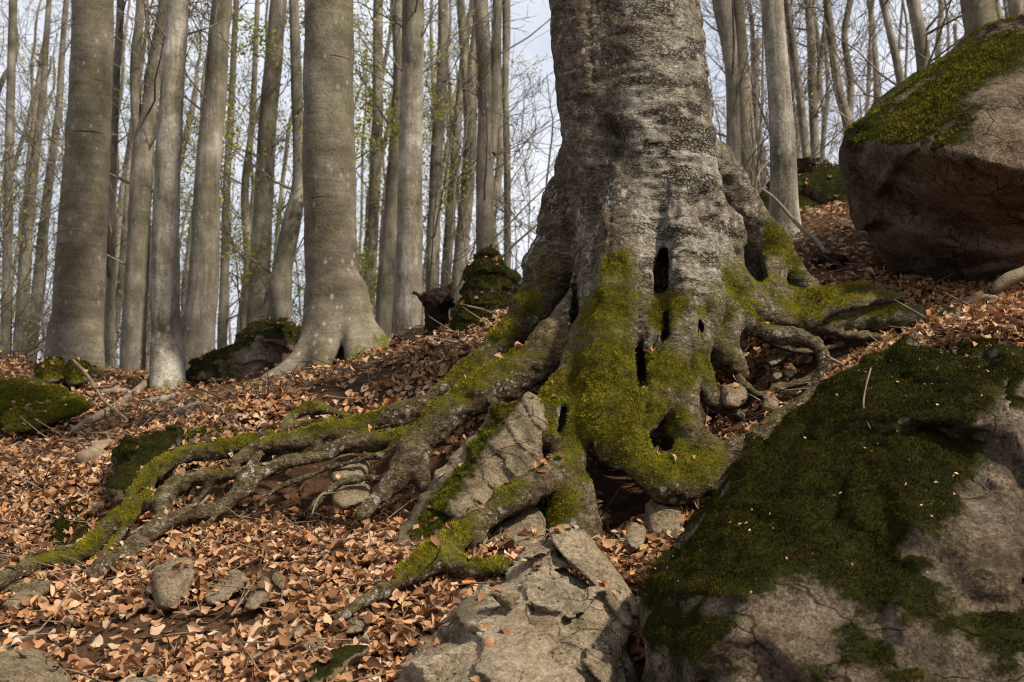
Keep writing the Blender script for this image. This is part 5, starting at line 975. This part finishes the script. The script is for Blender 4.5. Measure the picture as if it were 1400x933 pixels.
# rotten stump / root plate on the ridge
sb = P(597, 440, 9.9); sf = Field(sb + np.array((-.35, -.35, -.2)), sb + np.array((.35, .35, .5)), .012)
rs = np.random.default_rng(9)
sf.add(np.array([[*(sb + (0, 0, -.15)), .11], [*(sb + (0, 0, .05)), .10], [*(sb + (.0, 0, .18)), .12]]), .04)
for k in range(26):
    a, e = rs.uniform(0, 6.28), rs.uniform(-.3, 1.1); d = np.array((math.cos(a) * math.cos(e), math.sin(a) * math.cos(e), math.sin(e)))
    s0 = sb + (0, 0, .16); ln = rs.uniform(.10, .19)
    sf.add(np.array([[*s0, .06], [*(s0 + d * ln * .6), .035], [*(s0 + d * ln + rs.normal(0, .02, 3)), .012]]), .03)
v, f, _ = sf.mesh(); v = v + vnormals(v, f) * (.018 * fbm(v * 26, 3, 4))[:, None]
tag(link('tree_stump', mesh_np('tree_stump', v - sb, f), M_STUMP, loc=sb), 'small ragged rotten stump with upturned dark roots on the ridge', 'stump')

# ------------------------------------------------------------------ leaf litter
def leaf_variant(rg, nl, nw):
    s = np.linspace(0, 1, nl); t = np.linspace(-1, 1, nw); S, T = np.meshgrid(s, t, indexing='ij')
    wid = rg.uniform(.28, .37) * np.sin(np.pi * np.clip(S, 0.0, 1) ** 0.85) ** 0.95 + .008
    x = S - .5; y = T * wid; bl, bw, tw = rg.normal(0, 1.2), rg.normal(.6, 1.5), rg.normal(0, .9); fold = max(rg.normal(.15, .45), -.2)
    ph = rg.uniform(0, 6.28, 4)
    z = 0.6 * bl * x ** 2 + bw * y ** 2 * 1.3 + tw * x * y + fold * np.abs(y) + .045 * np.sin(9 * x + ph[0]) * T + .03 * np.sin(13 * x + ph[1]) * np.abs(T) + .02 * np.sin(7 * x + ph[2])
    y = y * (1 - .5 * min(abs(fold), .9) * np.abs(T)) * (1 + .10 * np.sin(11 * S + ph[3]))
    return np.stack([x, y + .10 * rg.normal(0, 1) * x ** 2, z], -1).reshape(-1, 3)
def grid_quads(nl, nw):
    i, j = np.meshgrid(np.arange(nl - 1), np.arange(nw - 1), indexing='ij'); k = (i * nw + j).ravel(); return np.stack([k, k + nw, k + nw + 1, k + 1], 1)
PAL = np.array([(0.50, 0.285, 0.145), (0.45, 0.235, 0.110), (0.57, 0.360, 0.210), (0.35, 0.172, 0.080), (0.62, 0.435, 0.275), (0.24, 0.115, 0.058), (0.48, 0.215, 0.082), (0.13, 0.068, 0.040), (0.54, 0.39, 0.255), (0.66, 0.51, 0.37)])
PW = np.array([.20, .18, .13, .14, .07, .11, .05, .08, .03, .015])
def frames(n, rg, tilt):
    """random leaf frames about the normals n"""
    N = len(n); z = n + rg.normal(0, tilt, (N, 3)); z /= np.linalg.norm(z, axis=1, keepdims=True)
    x = np.cross(z, rg.normal(0, 1, (N, 3))); x /= np.linalg.norm(x, axis=1, keepdims=True); return np.stack([x, np.cross(z, x), z], 2)
def leaf_mesh(pos, n, rg, nl, nw, tilt=.27, size=(.034, .076)):
    N = len(pos); VA = np.stack([leaf_variant(rg, nl, nw) for _ in range(28)])
    fr = frames(n, rg, tilt * rg.uniform(.3, 1.7, (N, 1))); s = size[0] * .75 + (size[1] * 1.08 - size[0] * .75) * rg.random(N) ** 1.15
    v = np.einsum('nij,nkj->nki', fr, VA[rg.integers(0, 28, N)]) * s[:, None, None] + pos[:, None]
    c = PAL[rg.choice(len(PAL), N, p=PW / PW.sum())] * rg.uniform(.52, 1.08, (N, 1))
    pn = fbm(pos * 1.6, 2, 77)[:, None]; c = c * (1 + .30 * pn)
    K = nl * nw; q = (np.arange(N)[:, None, None] * K + grid_quads(nl, nw)[None]).reshape(-1, 4)
    return v.reshape(-1, 3), q, np.repeat(c, K, 0)
# bare places in world coordinates: soil hollows under the roots (centre, radius)
BARE = [(P(330, 690, 6.15), .20), (P(400, 688, 6.25), .24), (P(470, 690, 6.2), .22), (P(540, 690, 6.1), .2), (P(360, 660, 6.6), .30), (P(450, 650, 6.7), .30), (P(520, 650, 6.65), .28), (P(400, 620, 6.85), .2), (P(480, 615, 6.85), .2), (P(300, 660, 6.5), .2), (P(250, 700, 6.1), .15), (P(600, 650, 6.1), .2),
        (P(1050, 540, 6.05), .30), (P(1100, 500, 6.3), .34), (P(1160, 475, 6.5), .26), (P(1020, 570, 5.9), .2), (P(860, 700, 5.8), .3), (P(820, 650, 6.2), .4), (P(1090, 455, 6.6), .2), (P(700, 650, 6.1), .3),
        (P(545, 870, 4.5), .05), (P(480, 872, 4.5), .09), (P(430, 872, 4.5), .06), (P(540, 850, 4.55), .05), (P(300, 790, 4.9), .05), (P(390, 750, 5.25), .05)]
BARE += [(P(200 + 36 * k, 690 - 7 * k, 6.1 + .05 * k), .24) for k in range(11)] + [(P(230 + 36 * k, 655 - 6 * k, 6.35 + .05 * k), .22) for k in range(10)]
def litter(n, xr, yr, rg, keepfn, lift):
    x = rg.uniform(*xr, n); y = rg.uniform(*yr, n); k = keepfn(x, y); x, y = x[k], y[k]
    nn = tnormal(x, y); z = terrain(x, y); bare = np.zeros(len(x))
    pz = np.stack([x, y, z], 1)
    for c, r in BARE: bare = np.maximum(bare, np.exp(-((pz - c) ** 2).sum(1) / (r * r)))
    steep = smooth01((0.80 - nn[:, 2]) / .25)
    thin = smooth01((fbm(pz * np.array([2.6, 2.6, 0]), 3, 83) - .06) / .25) * .85
    ok = rg.random(len(x)) > np.maximum(np.maximum(bare * 1.25, steep * .8), thin)
    return (pz + nn * (rg.random(len(x)) ** 1.5 * lift + .004)[:, None])[ok], nn[ok]
rl = np.random.default_rng(55)
infr = lambda x, y: (np.abs(x) < .47 * y + .35) & ~((y < 4.55) & (x > .42)) & ~((y < 4.2) & (x > .05))
pos, nn = litter(70000, (-3.9, 3.6), (3.4, 7.6), rl, infr, .040)
nearm = pos[:, 1] < 5.5
V1, Q1, C1 = leaf_mesh(pos[nearm], nn[nearm], rl, 7, 3)
V1b, Q1b, C1b = leaf_mesh(pos[~nearm], nn[~nearm], rl, 4, 3)
pos2, nn2 = litter(29000, (-7.0, 6.2), (7.4, 13.8), rl, infr, .06)
V2, Q2, C2 = leaf_mesh(pos2, nn2, rl, 3, 3, .36, (.048, .080))
lit = link('leaf_litter', mesh_np('leaf_litter', np.concatenate([V1, V1b, V2]), np.concatenate([Q1, Q1b + len(V1), Q2 + len(V1) + len(V1b)]), {'lc': np.concatenate([C1, C1b, C2])}, smooth=True), M_LITTER, floor)
tag(lit, kind='stuff')
# the three hundred leaves lying uppermost nearest the viewer, one by one
VAR = []
for k in range(10):
    me = mesh_np('leaf', leaf_variant(rl, 8, 5), grid_quads(8, 5)); me.materials.append(M_LEAF); VAR.append(me)
cx = np.stack([rl.uniform(-2.2, .1, 900), rl.uniform(3.95, 5.6, 900)], 1); cx = cx[np.abs(cx[:, 0]) < .46 * cx[:, 1]][:300]
tz_ = terrain(cx[:, 0], cx[:, 1]); tn_ = tnormal(cx[:, 0], cx[:, 1]); fr = frames(tn_, rl, .28)
for k in range(len(cx)):
    o = bpy.data.objects.new('leaf', VAR[k % 10]); COL.objects.link(o); o.parent = floor
    s = rl.uniform(.045, .075); m = Matrix(np.block([[fr[k] * s, (np.array([cx[k, 0], cx[k, 1], tz_[k]]) + tn_[k] * .055)[:, None]], [np.zeros((1, 3)), np.ones((1, 1))]]).tolist()); o.matrix_world = m
# leaves caught on rocks and roots
def settle(v, f, n, rg, seed, region=None):
    t = f; a, b, c, d = (v[t[:, k]] for k in range(4)); cr = np.cross(c - a, d - b); ar = np.linalg.norm(cr, axis=1) + 1e-12; nz = cr[:, 2] / ar; w = ar * np.clip(nz - .72, 0, 1)
    if region is not None: w = w * region((a + c) / 2)
    if w.sum() <= 0: return np.zeros((0, 3)), np.zeros((0, 3))
    i = rg.choice(len(t), n, p=w / w.sum()); u = rg.random((n, 1)); return (a[i] * (1 - u) + c[i] * u) + np.array([0, 0, .012]), cr[i] / ar[i][:, None]
PP, NN = [], []
for k, (v, f, m) in enumerate(SOLIDS):
    area = np.prod(np.sort(v.max(0) - v.min(0))[1:]); n = int(min(60, 3 + area * 26))
    if k == 0: n = 0
    if k == 2: n = 20
    if k == 1: n = 7
    if n:
        p, q = settle(v, f, n, rl, k); PP.append(p); NN.append(q)
p, q = settle(tv, tf, 150, rl, 1, lambda c: (c[:, 2] < .75) * 1.0); PP.append(p); NN.append(q)
def heap(px, py, Y, rx, n):                  # drifts of leaves caught between stones
    c = P(px, py, Y); d = rl.normal(0, 1, (n, 3)) * np.array([rx, rx, rx * .35]); h = c + d
    if Y > 8: h[:, 2] = terrain(h[:, 0], h[:, 1]) + rl.random(n) ** 2 * .18
    return h
HN = []
for hp in ((1345, 455, 5.35, .10, 120), (1385, 440, 5.4, .14, 200), (1300, 452, 5.5, .08, 60), (845, 765, 4.95, .06, 50), (865, 790, 4.85, .05, 50), (835, 745, 5.1, .06, 40), (1000, 600, 5.62, .03, 16), (1030, 583, 5.62, .03, 16), (1060, 570, 5.64, .03, 16), (1085, 555, 5.66, .03, 14), (590, 850, 4.55, .07, 60), (560, 880, 4.42, .07, 50), (10, 480, 12.6, .5, 400), (625, 820, 4.62, .05, 30)):
    h = heap(*hp); PP.append(h); HN.append((len(h)))
pa = np.concatenate(PP); na = np.concatenate(NN + [np.tile(np.array([[0, -.15, 1.0]]), (len(pa) - sum(map(len, NN)), 1))])
V3, Q3, C3 = leaf_mesh(pa, na, rl, 5, 3, .30, (.040, .066))
tag(link('scattered_leaf_litter', mesh_np('scattered_leaf_litter', V3, Q3, {'lc': C3}), M_LITTER, floor), kind='stuff')
v, f, m = SOLIDS[0]
p, q = settle(v, f, 380, rl, 0, lambda c: 1.0); p[:, 2] += .004
V4, Q4, C4 = leaf_mesh(p, q, rl, 3, 3, .5, (.006, .016))
tag(link('bud_scales', mesh_np('bud_scales', V4, Q4, {'lc': C4 * 1.2}), M_LITTER, floor), kind='stuff')
# twiglets and needles of debris
nd = 4200; x = rl.uniform(-3.5, 3.2, nd); y = rl.uniform(3.6, 10, nd); z = terrain(x, y) + rl.uniform(.0, .05, nd); a = rl.uniform(0, 6.28, nd); ln = .03 + .30 * rl.random(nd) ** 2.5; th_ = 1 + 1.3 * (ln > .16)
d = np.stack([np.cos(a), np.sin(a), rl.normal(.1, .25, nd)], 1) * ln[:, None]; p0 = np.stack([x, y, z], 1); md = p0 + d * .5 + rl.normal(0, .006, (nd, 3))
v, q = tubes(np.stack([p0, md, p0 + d], 1), np.tile(np.array([[.0022, .0018, .0010]]), (nd, 1)) * th_[:, None], 3)
tag(link('twig_debris', mesh_np('twig_debris', v, q), M_WOOD, floor), kind='stuff')

# ------------------------------------------------------------------ green sprouts
def sprout(label, px, py, Y, h, n, seed):
    rg = np.random.default_rng(seed); b = P(px, py, Y); o = empty('sprout', b); tag(o, label, 'sprout')
    st = np.stack([np.zeros(4), np.zeros(4), np.linspace(-.03, h, 4)], 1); st[:, :2] += rg.normal(0, .01, (4, 2)).cumsum(0)
    v, q = tubes(st[None], np.full((1, 4), .0022), 5); link('stem', mesh_np('stem', v, q), M_SPROUT, o)
    for k in range(n):
        a = rg.uniform(0, 6.28); t = rg.uniform(.5, 1); L_ = rg.uniform(.035, .06); lv = leaf_variant(rg, 5, 3) * L_; lv[:, 0] += L_ * .5
        m = Matrix.Translation(Vector((st[-1] * t))) @ Matrix.Rotation(a, 4, 'Z') @ Matrix.Rotation(-.4, 4, 'Y')
        me = mesh_np('leaf', lv, grid_quads(5, 3)); me.transform(m); link('leaf', me, M_SPROUT, o)
sprout('tiny yellow-green sprout below the peeled branch', 152, 574, 9.2, .10, 7, 1)
sprout('tiny green seedling on leaves below the pointed mossy rock', 680, 441, 9.0, .07, 5, 2)
sprout('little green sprout beside the mossy buttress root', 655, 492, 7.0, .06, 4, 3)
